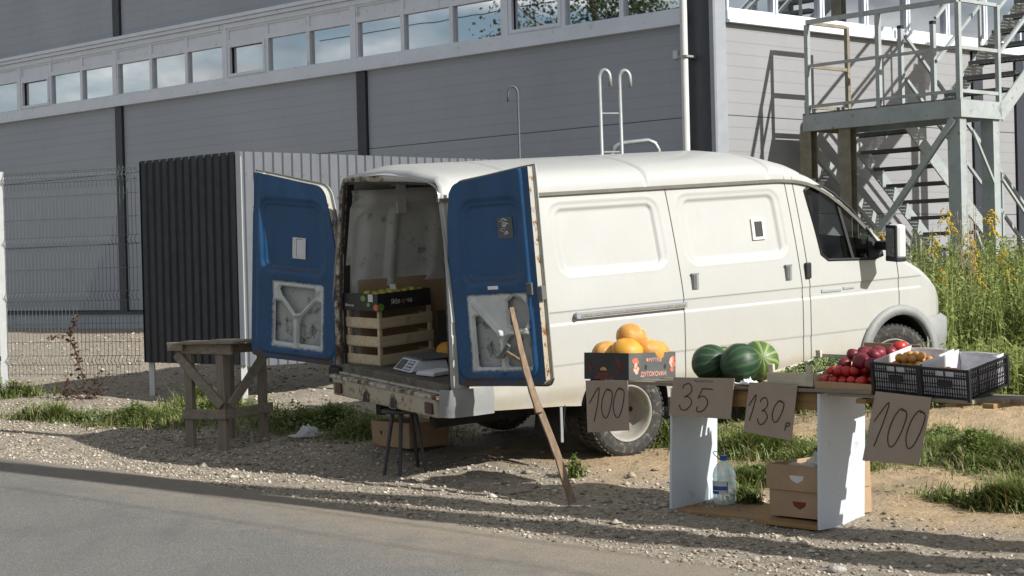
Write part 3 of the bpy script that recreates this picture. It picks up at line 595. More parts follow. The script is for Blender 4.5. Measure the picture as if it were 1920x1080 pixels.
# ---------------- street pole, cables (outside the frame; they cast the long shadows on the road) ----------------
az = SUN_AZ; sh_dir = Vector((-math.cos(az), -math.sin(az), 0))
pb = Vector((2.62, 10.03, 0)) - sh_dir*2.3
pole = thing('utility_pole', 'concrete utility pole with a slanting strut beside the road right of the stall', 'pole', TR(pb.x, pb.y, gz(pb.x, pb.y)-.1))
b = MB(); b.tube([(0, 0, 0), (-.13, -.18, 3), (-.39, -.54, 9)], [.19, .17, .13], 16); b.build('shaft', 'concrete_pole', pole, smooth=True); b = MB(); sq = Vector((.588, .809, 0)); b.tube([sq*.62+Vector((0, 0, -.2)), sq*.12+Vector((0, 0, 4)), sq*-.58+Vector((0, 0, 8.3))], [.17, .15, .12], 14); b.build('strut', 'concrete_pole', pole, smooth=True); MB().box((-1.0, -.58, 8.5), (.2, -.48, 8.6)).build('cross_arm', 'steel_dark', pole)
cdir = Vector((-.79, .613, 0)).normalized()
for i, (px, py, zz, r) in enumerate(((.0, 12.35, 6.9, .013), (0., 12.0, 7.5, .012), (0, 11.2, 7.9, .010))):
    # point on the ground where the shadow passes, pushed back along the sun ray up to the cable
    t = zz/math.tan(SUN_EL)*0+zz/S.z; q = Vector((px-1.2, py, 0))+S*t; pts = [q+cdir*k*3-Vector((0, 0, .35*(1-(k/12)**2))) for k in range(-12, 13)]
    b = MB(); b.tube(pts, r, 6); tagobj(b.build('overhead_cable', 'black_plastic', smooth=True), ('lowest', 'middle', 'topmost')[i]+' of the black overhead cables strung along the road', 'cable', 'overhead cables along the road')
# ---------------- van ----------------
def rotm(yaw, pitch, roll): return Matrix.Rotation(yaw, 4, 'Z') @ Matrix.Rotation(-pitch, 4, 'Y') @ Matrix.Rotation(roll, 4, 'X')
VM = Matrix.Translation((.884, 13.759, .174)) @ rotm(.562, .051, .060)
van = thing('delivery_van', 'old white panel van with both blue-lined rear doors swung open', 'van', VM)
def tumble(z): return .03*sst(.62, .46, z)+.125*np.clip((z-1.19)/.9, 0, 1.3)**1.25
def plan(x): return np.interp(x, [-2, 3.05, 3.2, 3.35, 3.48, 3.6, 3.72, 3.82, 3.9], [0, 0, .012, .045, .10, .19, .34, .58, .97])
def ztop(x): return np.interp(x, [-2, 1.75, 1.95, 2.1, 2.25, 2.4, 2.55, 2.7, 2.82, 2.95, 3.1, 3.25, 3.4, 3.55, 3.7, 3.9], [2.09, 2.09, 2.075, 2.04, 1.965, 1.855, 1.72, 1.565, 1.44, 1.34, 1.26, 1.18, 1.07, .95, .86, .80])
def zcrown(x): return np.interp(x, [-1.56, -1.5, -1.42, 1.5, 1.75, 1.95, 2.15, 2.35, 2.6, 2.85, 3.0, 3.2, 3.45, 3.65, 3.8, 3.9], [2.27, 2.31, 2.345, 2.355, 2.33, 2.27, 2.16, 2.02, 1.80, 1.56, 1.43, 1.33, 1.19, 1.05, .92, .84])
def zbot(x):
    zb = np.interp(x, [-1.56, -1.2, -.6, -.45, 0, 2.4, 3.3, 3.9], [.53, .50, .465, .45, .42, .44, .62, .62])
    for cx, cz, r in ((0., .42, .41), (2.915, .50, .38)):
        d = r*r-(x-cx)**2; zb = np.where(d > 0, np.maximum(zb, cz+np.sqrt(np.maximum(d, 0))), zb)
    zb = np.where(x > 3.29, np.maximum(zb, .76), zb)
    return zb
def lean(z): return -.07*np.clip((z-1.15)/.9, 0, 1.3)**1.1
def rrect(x, z, x0, x1, z0, z1, r):
    dx = np.abs(x-(x0+x1)/2)-(x1-x0)/2+r; dz = np.abs(z-(z0+z1)/2)-(z1-z0)/2+r
    return np.hypot(np.maximum(dx, 0), np.maximum(dz, 0))+np.minimum(np.maximum(dx, dz), 0)-r
def fsh(y, z): return y-.13*np.clip((np.asarray(z)-1.1)/1.0, 0, 1.15)*np.maximum(0, (np.asarray(y)-.975)/.975)
GAPS = (.585, 1.83, 1.915, 2.93)
xs = set(np.round(np.arange(-1.52, 3.9, .014), 4)) | {3.9, -1.54, -1.56}
for c, r in ((0, .41), (2.915, .38)): xs |= set(np.round(c+r*np.cos(np.linspace(0, math.pi, 40)), 4))
for g in GAPS: xs = {v for v in xs if abs(v-g) > .012} | {g-.010, g-.0042, g-.0038, g+.0038, g+.0042, g+.010}
xs = np.array(sorted(xs)); zr = set(np.round(np.arange(.42, 2.09, .013), 4)) | {2.09}
for z in (.775, .795, 1.10, 1.115, 1.186, 1.192): zr.add(z)
zr = np.array(sorted(zr)); NP = 22
def dispf(x, z):
    xx = x-lean(z); d = np.zeros_like(x)
    for (x0, x1, z0, z1) in ((-.555, .485, 1.455, 2.01), (.675, 1.735, 1.455, 2.02), (-1.44, -.72, 1.44, 2.01)):
        s_ = rrect(xx, z, x0, x1, z0, z1, .11); d += -.010*sst(.003, -.007, s_)+.003*sst(.02, .0, s_)
        s_ = rrect(xx, z, x0+.07, x1-.06, z0+.035, z1-.05, .055); d += -.020*sst(.006, -.012, s_)
    d += -.007*sst(1.094, 1.10, z)*sst(1.192, 1.186, z)*(x < 3.2)-.006*sst(.785, .778, z)*(x > -1.3)
    for g in GAPS:
        k = (np.abs(xx-g) < .004)
        if g == .585: k &= z < 2.07
        d = np.where(k, -.012, d)
    return -d
nx = len(xs); ns = len(zr); NV = ns+NP
def section(i):
    x = xs[i]; zb, zt, zc, yo = float(zbot(x)), float(ztop(x)), float(zcrown(x)), float(plan(x)); zz = np.clip(zr, zb, max(zt, zb+.001)); xx = np.full_like(zz, x)
    kr = float(sst(-1.56, -1.0, x)); xg = xx+lean(zz)*kr; dy = dispf(xg, zz); yy = yo+tumble(zz)*(1-.3*sst(3, 3.4, x))+dy; rear = 0
    yt = yo+float(tumble(zt)); ph = np.linspace(0, math.pi/2, NP+1)[1:]; cc_ = 1-np.cos(ph)**1.25; zr_ = zt+(zc-zt)*np.sin(ph)**.58; yr_ = yt+(.975-yt)*cc_
    rib = 0
    for rx, rw in ((-.80, .022), (.40, .022), (1.66, .018)): rib += .030*math.exp(-((x-rx)/rw)**2)*(x < 1.9)
    top = np.concatenate([zz, zr_-rib*np.minimum(1, np.sin(ph)*1.0)*1.0]); yv = np.concatenate([yy, yr_+rib*.6]); xv = np.concatenate([xg, x+0*zr_+lean(np.array([zt]))[0]*kr])
    return np.stack([xv, np.minimum(yv, .975), top], 1)
SEC = np.stack([section(i) for i in range(nx)])
WIN = [(1.965, 1.99), (2.05, 2.025), (2.17, 2.015), (2.28, 1.955), (2.46, 1.815), (2.63, 1.62), (2.76, 1.455), (2.765, 1.40), (2.66, 1.375), (2.14, 1.40), (2.07, 1.45)]
def inpoly(px, pz, poly):
    c = np.zeros(px.shape, bool); n = len(poly)
    for i in range(n):
        (x0, z0), (x1, z1) = poly[i], poly[(i+1) % n]; k = ((z0 > pz) != (z1 > pz)) & (px < (x1-x0)*(pz-z0)/(z1-z0+1e-12)+x0); c ^= k
    return c
def vanpart(name, mat, sel, mirror=False, parent=van, smooth=True, off=0):
    """faces of the loft whose (column, row) centre satisfies sel(xc, zc, j, yc)"""
    P = SEC.copy()
    if mirror: P[:, :, 1] = fsh(1.95-P[:, :, 1], P[:, :, 2])
    if off: P[:, :, 1] += off*(-1 if mirror else 1)
    ii, jj = np.meshgrid(np.arange(nx-1), np.arange(NV-1), indexing='ij'); ii, jj = ii.ravel(), jj.ravel(); a = ii*NV+jj; F = np.stack([a, a+NV, a+NV+1, a+1], 1)
    V = P.reshape(-1, 3); C_ = V[F].mean(1); xu = xs[ii]*.5+xs[ii+1]*.5; hh = np.abs(V[F][:, [0, 1]]-V[F][:, [3, 2]]).sum((1, 2)) > .002
    k = hh & sel(xu, C_[:, 2], jj, C_[:, 1]); F = F[k]
    if mirror: F = F[:, ::-1]
    u_, inv = np.unique(F, return_inverse=True); return npmesh(name, V[u_], inv.reshape(-1, 4), mat, parent, smooth)
SIDE = ns-1
def winsel(x, z, j, y): return inpoly(x+lean(z), z, WIN) & (j < SIDE)
vanpart('rear_quarter_panel', 'van_white', lambda x, z, j, y: (x < GAPS[0]) & (j < SIDE))
sd = vanpart('sliding_door', 'van_white', lambda x, z, j, y: (x > GAPS[0]) & (x < GAPS[1]) & (j < SIDE))
vanpart('door_pillar', 'van_white', lambda x, z, j, y: (x > GAPS[1]) & (x < GAPS[2]) & (j < SIDE))
fdr = vanpart('front_door', 'van_white', lambda x, z, j, y: (x > GAPS[2]) & (x < GAPS[3]) & (j < SIDE) & ~winsel(x, z, j, y))
vanpart('front_fender', 'van_white', lambda x, z, j, y: (x > GAPS[3]) & (j < SIDE))
vanpart('side_panel', 'van_white', lambda x, z, j, y: (j < SIDE) & ~winsel(x, z, j, y), mirror=True)
WSX = (2.02, 2.86)
ws = lambda x, z, j, y: (x > WSX[0]) & (x < WSX[1]) & (j >= SIDE+3)
rf = lambda x, z, j, y: (x < 2.88) & (j >= SIDE) & ~ws(x, z, j, y)
vanpart('roof', 'van_white', rf); vanpart('roof', 'van_white', rf, mirror=True)
vanpart('windscreen', 'car_glass', ws); vanpart('windscreen', 'car_glass', ws, mirror=True)
vanpart('bonnet', 'van_white', lambda x, z, j, y: (x > 2.88) & (j >= SIDE)); vanpart('bonnet', 'van_white', lambda x, z, j, y: (x > 2.88) & (j >= SIDE), mirror=True)
def sideY(x, z): return float(plan(x))+float(tumble(np.array([z]))[0])
# window glass, seal and divider
def wp(x, z, o): return (x, sideY(x, z)-o, z)
def poly_glass(poly, y0, mir, name, parent):
    P = [wp(x, z, 0) for x, z in poly]; P = [(p[0], float(fsh(1.95-p[1]-y0, p[2])) if mir else p[1]+y0, p[2]) for p in P]; return raw(name, P, [tuple(range(len(P)))], 'car_glass', parent)
fg = poly_glass(WIN, .012, False, 'window_pane', fdr); poly_glass(WIN, .012, True, 'window_pane', van)
def ringtube(poly, r, o, mat, name, parent, mir=False):
    P = [wp(x, z, o) for x, z in poly]; P = [(p[0], float(fsh(1.95-p[1], p[2])), p[2]) if mir else p for p in P]; P = P+[P[0], P[1]]; b = MB(); b.tube(P, r, 6, caps=False); return b.build(name, mat, parent, smooth=True)
ringtube(WIN, .014, -.003, 'black_plastic', 'window_seal', fdr); ringtube(WIN, .016, -.003, 'black_plastic', 'window_seal', van, True)
b = MB(); b.bar(wp(2.30, 1.94, -.004), wp(2.42, 1.385, -.004), .026, .02, up=(0, 1, 0)); b.build('window_divider', 'black_plastic', fdr)
# black corner trim behind the mirror
b = MB(); tri = [(2.60, 1.375), (2.775, 1.40), (2.765, 1.47), (2.68, 1.56), (2.62, 1.56)]; b.prism([wp(x, z, .002) for x, z in tri], (0, .012, 0)); b.build('mirror_base', 'black_plastic', fdr)
# rain gutter
b = MB(); xg_ = np.linspace(-1.5, 2.62, 60); P = [(x+float(lean(np.array([ztop(x)]))[0]), float(plan(x)+tumble(np.array([ztop(x)]))[0])-.012, float(ztop(x))-.004) for x in xg_]
for m_, nme in ((0, 'rain_gutter'), (1, 'rain_gutter')):
    b = MB(); Q = [(p[0], float(fsh(1.95-p[1], p[2])), p[2]) if m_ else p for p in P]
    for i in range(len(Q)-1): b.bar(Q[i], Q[i+1], .026, .026)
    b.build(nme, 'gutter_dark' if not m_ else 'van_white', van)
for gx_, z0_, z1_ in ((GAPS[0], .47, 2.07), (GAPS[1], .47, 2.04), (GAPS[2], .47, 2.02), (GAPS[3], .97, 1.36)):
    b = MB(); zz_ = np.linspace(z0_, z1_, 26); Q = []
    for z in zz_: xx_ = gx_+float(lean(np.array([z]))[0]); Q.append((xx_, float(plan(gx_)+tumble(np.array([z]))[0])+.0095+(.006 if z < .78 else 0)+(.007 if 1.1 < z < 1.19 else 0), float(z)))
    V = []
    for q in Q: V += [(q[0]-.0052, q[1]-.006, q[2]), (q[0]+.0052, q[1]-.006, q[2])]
    b.add(V, [(2*i, 2*i+1, 2*i+3, 2*i+2) for i in range(len(Q)-1)]); b.build('gap_shade_strip', 'gap_shade', van)  # dark strip along each groove, painting in the shade of the gap
# rail, handles, vent, badge strip
b = MB(); b.box((-.45, -.022, 1.128), (.60, -.002, 1.172)); b.m = 1; b.box((-.43, -.028, 1.140), (.58, -.022, 1.160)); b.m = 0; b.lathe([(0, -.034), (.022, -.034), (.027, -.02), (.027, 0)], 8, (-.455, 0, 1.15), 1); b.build('door_rail', ['grey_trim', 'chrome'], van)
for x0, x1 in ((.675, .735), (1.655, 1.715)):
    h = MB(); h.box((x0, -.003, 1.265), (x1, .012, 1.385)); h.box((x0-.006, -.007, 1.385), (x1+.004, .012, 1.393)); h = h.build('door_handle', 'grey_plastic', sd)
    MB().box((x0+.004, -.009, 1.27), (x0+.036, -.004, 1.38)).build('handle_grip', 'steel_dark', h)
b = MB(); yb = .016; b.box((1.868, -.012, 1.262), (1.925, .02, 1.395)); b.build('door_handle', 'black_plastic', fdr, bev=.008)
def ventbox(xa, xb, za, zb, o0, o1):
    P = []
    for z in (za, zb): ys = sideY(1.4, z)+.022; P += [(xa, ys-o1, z), (xb, ys-o1, z), (xb, ys-o0, z), (xa, ys-o0, z)]
    return P
x0, x1, z0, z1 = 1.365, 1.50, 1.615, 1.785; v = MB()
for (xa, za), (xb, zb) in (((x0, z0), (x1, z0+.022)), ((x0, z1-.022), (x1, z1)), ((x0, z0+.022), (x0+.026, z1-.022)), ((x1-.026, z0+.022), (x1, z1-.022))): v.hexa(ventbox(xa, xb, za, zb, -.01, .010))
v = v.build('vent', 'print_white', sd); k_ = MB(); k_.hexa(ventbox(x0+.024, x1-.024, z0+.02, z1-.02, -.01, .004)); k_.build('vent_opening', 'cab_trim', v)
b = MB(); b.box((2.04, -.001, 1.128), (2.265, .01, 1.158)); b.box((2.285, -.001, 1.138), (2.41, .01, 1.165)); b.build('emblem', 'steel_paint', fdr, bev=.006)
# wheel arches: grey flare in front, dark liners
def arch(cx, cz, r0, r1, a0, a1, y0, y1, mat, name, n=26):
    b = MB(); V = []
    for k in range(n+1):
        a = a0+(a1-a0)*k/n; c, s_ = math.cos(a), math.sin(a); V += [(cx+r0*c, y1, cz+r0*s_), (cx+r0*c, y0, cz+r0*s_), (cx+r1*c, y0+.006, cz+r1*s_), (cx+(r1+.004)*c, y0+.03, cz+(r1+.004)*s_)]
    b.add(V, [(4*k+q, 4*k+q+1, 4*k+q+5, 4*k+q+4) for k in range(n) for q in range(3)]); return b.build(name, mat, van, smooth=True)
arch(2.915, .50, .375, .455, R(-8), R(188), -.035, .06, 'grey_plastic', 'wheel_arch_trim'); 
def liner(cx, cz, r, y0, y1):
    b = MB(); V = []; n = 20
    for k in range(n+1): a = R(-10)+R(200)*k/n; V += [(cx+r*math.cos(a), y0, cz+r*math.sin(a)), (cx+r*math.cos(a), y1, cz+r*math.sin(a))]
    b.add(V, [(2*k, 2*k+1, 2*k+3, 2*k+2) for k in range(n)]+[tuple(2*k+1 for k in range(n+1))]); b.build('wheel_housing', 'underbody', van)
for cx, cz, r in ((0, .42, .405), (2.915, .50, .372)): liner(cx, cz, r, .01, .5); liner(cx, cz, r, 1.94, 1.45)
# bumpers
b = MB(); prof = [(3.22, .0), (3.36, .01), (3.50, .06), (3.63, .16), (3.74, .30), (3.83, .5), (3.90, .8), (3.91, .975)]; prof = prof+[(x, 1.95-y) for x, y in prof[::-1][1:]]; V = []
for x, y in prof:
    for z, o in ((.36, -.03), (.42, .0), (.60, .022), (.76, .02), (.80, -.02)): V.append((x+o, y+(-o if y < .5 else (o if y > 1.45 else 0)), z+(.02 if x > 3.3 else 0)))
b.add(V, [(5*k+q, 5*k+q+1, 5*k+q+6, 5*k+q+5) for k in range(len(prof)-1) for q in range(4)]); b.build('front_bumper', 'grey_plastic', van, smooth=True)
# underbody
b = MB(); b.box((-1.3, .45, .40), (3.5, 1.5, .60)); b.box((-1.45, .5, .34), (2.5, .58, .42)); b.box((-1.45, 1.37, .34), (2.5, 1.45, .42)); b.box((-1.5, .06, .50), (-.45, 1.89, .66)); b.box((.45, .06, .46), (2.5, 1.89, .66)); b.tube([(0, .2, .345), (0, 1.75, .345)], .05, 10); b.tube([(0, .975, .345), (0, .975, .345001)], .12); b.build('chassis', 'underbody', van)
# wheels
def wheel(x, y, z, out, turn=0, dual=False):
    M = TR(x, y, z, turn) @ (Matrix.Identity(4) if out < 0 else Matrix.Rotation(math.pi, 4, 'Z')); wv = bpy.data.objects.new('wheel', None); COL.objects.link(wv); wv.parent = van; wv.matrix_local = M
    R_ = .345; W_ = .19; b = MB(); b.lathe([(.222, 0.012), (.232, .0), (.27, -.008), (.31, -.004), (.330, .010), (.341, .022), (R_, .035), (R_, W_-.035), (.341, W_-.022), (.30, W_), (.222, W_-.01)], 56, (0, 0, 0), 1)
    nb = 52
    for k in range(nb):
        a = 2*math.pi*k/nb; c, s_ = math.cos(a), math.sin(a); t = (-s_, 0, c); r0, r1 = R_-.004, R_+.007
        for y0, y1 in ((.016, .05), (.06, .13), (.14, W_-.016)):
            P = []; hw = .013
            for rr in (r0, r1):
                for (yy, q) in ((y0, -hw), (y1, -hw), (y1, hw), (y0, hw)): P.append((c*rr-s_*q, yy, s_*rr+c*q))
            b.hexa(P)
    fixn(b.build('tyre', 'rubber', wv, smooth=False))
    b = MB(); dd = .135 if dual else .03
    b.lathe([(.222, .010), (.226, .002), (.216, .0), (.206, .012), (.200, .03), (.196, .045), (.190, dd+.02), (.165, dd+.045), (.12, dd+.05), (.10, dd+.035), (.075, dd+.03), (.073, dd+.0), (.055, dd-.02), (0, dd-.022)] if dual else [(.222, .010), (.226, .002), (.216, .0), (.205, .015), (.195, .04), (.16, .035), (.13, .0), (.10, -.01), (.09, .0), (.06, -.03), (0, -.032)], 40, (0, 0, 0), 1); rm = fixn(b.build('rim', 'rim_paint', wv, smooth=True))
    b = MB()
    for k in range(6):
        a = k*math.pi/3+.3; b.lathe([(0, -.008), (.012, -.008), (.012, .01)], 6, (.098*math.cos(a), dd+.03 if dual else -.005, .098*math.sin(a)), 1)
    b.build('wheel_nuts', 'steel_dark', wv)['kind'] = 'stuff'
    b = MB()
    for k in range(6):
        a = k*math.pi/3; b.lathe([(0, 0), (.02, 0), (.02, .004)], 10, (.145*math.cos(a), dd+.042 if dual else .034, .145*math.sin(a)), 1)
    b.build('rim_holes', 'cab_trim', wv)['kind'] = 'stuff'
wheel(0, -.015, .345, -1, dual=True); wheel(0, 1.965, .345, 1, dual=True); wheel(2.905, .05, .435, -1, R(-20)); wheel(2.905, 1.90, .435, 1, R(-20))
b = MB(); b.lathe([(.222, 0), (.34, 0), (.345, .03), (.345, .16), (.34, .19), (.1, .19)], 40, (0, .20, .345), 1); b.build('inner_wheel', 'rubber', van)
b = MB(); b.hexa([(-.60, .03, .20), (-.61, .42, .20), (-.605, .42, .2), (-.595, .03, .2), (-.57, .03, .47), (-.575, .42, .47), (-.565, .42, .47), (-.56, .03, .47)]); fixn(b.build('mudflap', 'black_plastic', van, bev=.003))
MB().box((-.62, .02, .19), (-.598, .032, .46)).build('mudflap_edge', 'grey_plastic', van)
# mirror
mr = bpy.data.objects.new('side_mirror', None); COL.objects.link(mr); mr.parent = van; mr.matrix_local = TR(2.665, -.215, 1.525, R(-12))
b = MB(); b.box((-.02, -.085, -.145), (.075, .085, .150)); b.m = 0; b.build('mirror_housing', 'post_white', mr, bev=.028)
MB().box((-.032, -.080, -.150), (-.014, .080, .145)).build('mirror_frame', 'black_plastic', mr, bev=.008)
MB().box((-.036, -.062, -.118), (-.0325, .062, .118)).build('mirror_glass', 'chrome', mr)
b = MB(); b.box((-.02, .07, -.075), (.05, .27, .0)); b.box((-.03, -.088, -.165), (.065, .088, -.12)); b.build('mirror_arm', 'black_plastic', mr, bev=.01)
# cab interior
b = MB(); b.box((1.80, .20, 1.0), (1.84, 1.68, 2.04)); b.build('bulkhead', 'cab_trim', van)
b = MB(); b.box((1.95, .10, .9), (2.85, .13, 1.30)); b.box((1.95, 1.82, .9), (2.85, 1.85, 1.36)); b.box((2.72, .14, 1.0), (2.98, 1.8, 1.33)); b.build('door_trim', 'cab_trim', van)
b = MB(); b.box((1.86, .3, .8), (2.3, .85, 1.12)); b.box((1.86, .3, 1.12), (1.98, .85, 1.50)); b.box((1.86, 1.1, .8), (2.3, 1.7, 1.12)); b.box((1.86, 1.1, 1.12), (1.98, 1.7, 1.50)); b.build('seat', 'cab_trim', van, bev=.04)
b = MB(); b.box((1.9, .22, 2.05), (2.2, 1.73, 2.08)); b.hexa([(1.93, .16, 1.93), (2.17, .16, 1.955), (2.17, .2, 1.955), (1.93, .2, 1.93), (1.93, .16, 2.05), (2.25, .16, 2.05), (2.25, .2, 2.05), (1.93, .2, 2.05)]); b.build('headliner', 'cab_trim', van)
# ---- cargo hold ----
xi = np.linspace(-1.48, 1.78, 130); zi = np.linspace(.74, 2.14, 70); XI, ZI = np.meshgrid(xi, zi); o_ = np.zeros_like(XI)
for (x0, x1) in ((-1.40, -.70), (-.56, .42), (.62, 1.66)):
    s_ = rrect(XI, ZI, x0, x1, 1.36, 1.98, .13); o_ += .028*sst(.02, -.012, s_)
    s_ = rrect(XI, ZI, x0+.045, x1-.045, 1.40, 1.93, .10); o_ += .010*sst(.008, -.008, s_)
for xc in (-1.07, -.07, 1.1): o_ += -.030*sst(.05, .03, np.abs(XI-xc))*sst(2.0, 1.96, ZI)*sst(1.32, 1.36, ZI)
o_ += -.035*sst(2.0, 2.03, ZI)*sst(2.13, 2.11, ZI)
OFF = .052+.053*sst(-1.44, -1.28, XI); YI = fsh(1.95-(tumble(ZI)+OFF)+o_*.9, ZI)
Vv = np.stack([XI.ravel(), YI.ravel(), ZI.ravel()], 1); npmesh('inner_wall', Vv, gridf(130, 70), 'inner_lining', van, True)
YI2 = (tumble(ZI)+OFF-.01)-o_*.9; npmesh('inner_wall', np.stack([XI.ravel(), YI2.ravel(), ZI.ravel()], 1), gridf(130, 70), 'inner_lining', van, True)
b = MB(); b.box((-1.49, .09, .675), (1.8, 1.86, .715)); b.build('cargo_floor', 'cargo_floor', van)
b = MB(); b.box((1.76, .24, .72), (1.795, 1.66, 2.1)); b.build('partition', 'cab_trim', van)
b = MB()
for xc in (-1.05, -.1, .9): b.box((xc-.04, .24, 2.22), (xc+.04, 1.71, 2.25)); b.hexa([(xc-.05, 1.66, 2.15), (xc+.05, 1.66, 2.15), (xc+.05, 1.70, 2.15), (xc-.05, 1.70, 2.15), (xc-.06, 1.50, 2.25), (xc+.06, 1.50, 2.25), (xc+.06, 1.78, 2.25), (xc-.06, 1.78, 2.25)])
b.box((-1.09, 1.60, 1.94), (-1.01, 1.635, 2.18)); b.build('roof_bow', 'inner_lining', van)
# rear frame: loft from body edge to the opening
def outer_pt(z_or, k): pass
inner = [(.085, .73), (.085, 1.2), (.090, 1.6), (.118, 1.92), (.138, 2.10), (.146, 2.175), (.185, 2.203), (.6, 2.209), (.975, 2.209)]
outer = [(.0, .60), (.0, 1.19), (.043, 1.6), (.090, 1.92), (.12, 2.09), (.13, 2.19), (.19, 2.262), (.6, 2.30), (.975, 2.31)]
def mir(L_): return L_+[(float(fsh(1.95-y, z)), z) for y, z in L_[::-1][1:]]
I_, O_ = mir(inner), mir(outer); n = len(I_); b = MB(); V = []
for (yo_, zo_), (yi_, zi_) in zip(O_, I_):
    V += [(-1.515, yo_, zo_), (-1.555, yo_*.6+yi_*.4, zo_*.6+zi_*.4), (-1.545, yi_*.9+yo_*.1, zi_*.9+zo_*.1), (-1.50, yi_, zi_), (-1.44, yi_, zi_)]
b.add(V, [(5*k+q, 5*k+q+1, 5*k+q+6, 5*k+q+5) for k in range(n-1) for q in range(4)]); b.M = []
for k in range(n-1):
    for q in range(4): b.M.append(2 if q == 3 else (1 if (q == 2 and k > n-9) or (k >= n-9 and q == 1) or (q == 2 and 5 < k < n-5) else 0))
b.build('rear_frame', ['van_white', 'rust_edge', 'cab_trim'], van, smooth=True)
b = MB(); 
for k in range(n-1): b.tube([(-1.53, I_[k][0]+(.012 if I_[k][0] < .9 else -.012), I_[k][1]), (-1.53, I_[k+1][0]+(.012 if I_[k+1][0] < .9 else -.012), I_[k+1][1])], .013, 6)
b.build('door_seal', 'rubber', van)
# rear sill, step and bumper beam
b = MB(); b.box((-1.56, .08, .655), (-1.46, 1.87, .725)); b.build('sill', 'cargo_floor', van, bev=.01)
b = MB(); b.box((-1.59, .05, .648), (-1.50, 1.90, .668)); b.build('sill_strip', 'van_rusty', van, bev=.006)
b = MB(); b.hexa([(-1.62, .17, .475), (-1.62, 1.86, .475), (-1.5, 1.9, .475), (-1.5, .1, .475), (-1.63, .17, .640), (-1.63, 1.86, .640), (-1.5, 1.93, .645), (-1.5, .1, .645)]); bp = b.build('rear_bumper', 'van_rusty', van, bev=.012)
MB().box((-1.645, .12, .615), (-1.55, 1.88, .646)).build('bumper_lip', 'rust_edge', bp, bev=.008)
for y_ in (.83, 1.28):
    V = [(-1.6325, y_+.055*math.cos(a)*1.0, .475+.0+.115*max(0, math.sin(a))) for a in np.linspace(0, math.pi, 14)]; raw('cut_out', V, [tuple(range(14))], 'rust_edge', bp)
    V = [(-1.634, y_+.04*math.cos(a)-.006, .48+.085*max(0, math.sin(a))) for a in np.linspace(0, math.pi, 14)]; raw('hole', V, [tuple(range(14))], 'cab_trim', bp)
for y_ in (.26, 1.74): MB().box((-1.64, y_-.055, .50), (-1.628, y_+.055, .585)).build('tail_lamp', 'lamp_red', bp, bev=.004)
b = MB(); V = []
for (x, y) in ((-1.636, .085), (-1.634, .06), (-1.60, .0), (-1.52, -.03), (-1.40, -.035), (-1.24, -.03)):
    for z, o in ((.495, 0), (.54, .0), (.60, .01), (.70, 0)): V.append((x+(-o if x < -1.55 else 0), y-(o if y < .1 else 0), z))
b.add(V, [(4*k+q, 4*k+q+1, 4*k+q+5, 4*k+q+4) for k in range(5) for q in range(3)]); b.build('bumper_corner', 'grey_plastic', van, smooth=True)
b = MB(); b.box((-1.60, 1.80, .56), (-1.46, 1.99, .70)); b.build('bumper_corner', 'black_plastic', van, bev=.02)
# side door lock bits near the rear
MB().box((-.79, sideY(-.8, 1.5)-.02, 1.50), (-.75, sideY(-.8, 1.5)+.01, 1.54)).build('door_catch', 'steel_dark', van)
MB().box((-1.53, 1.93, 1.32), (-1.47, 1.99, 1.44)).build('hinge', 'steel_dark', van); MB().box((-1.53, 1.86, 1.86), (-1.49, 1.92, 1.90)).build('hinge', 'steel_dark', van)
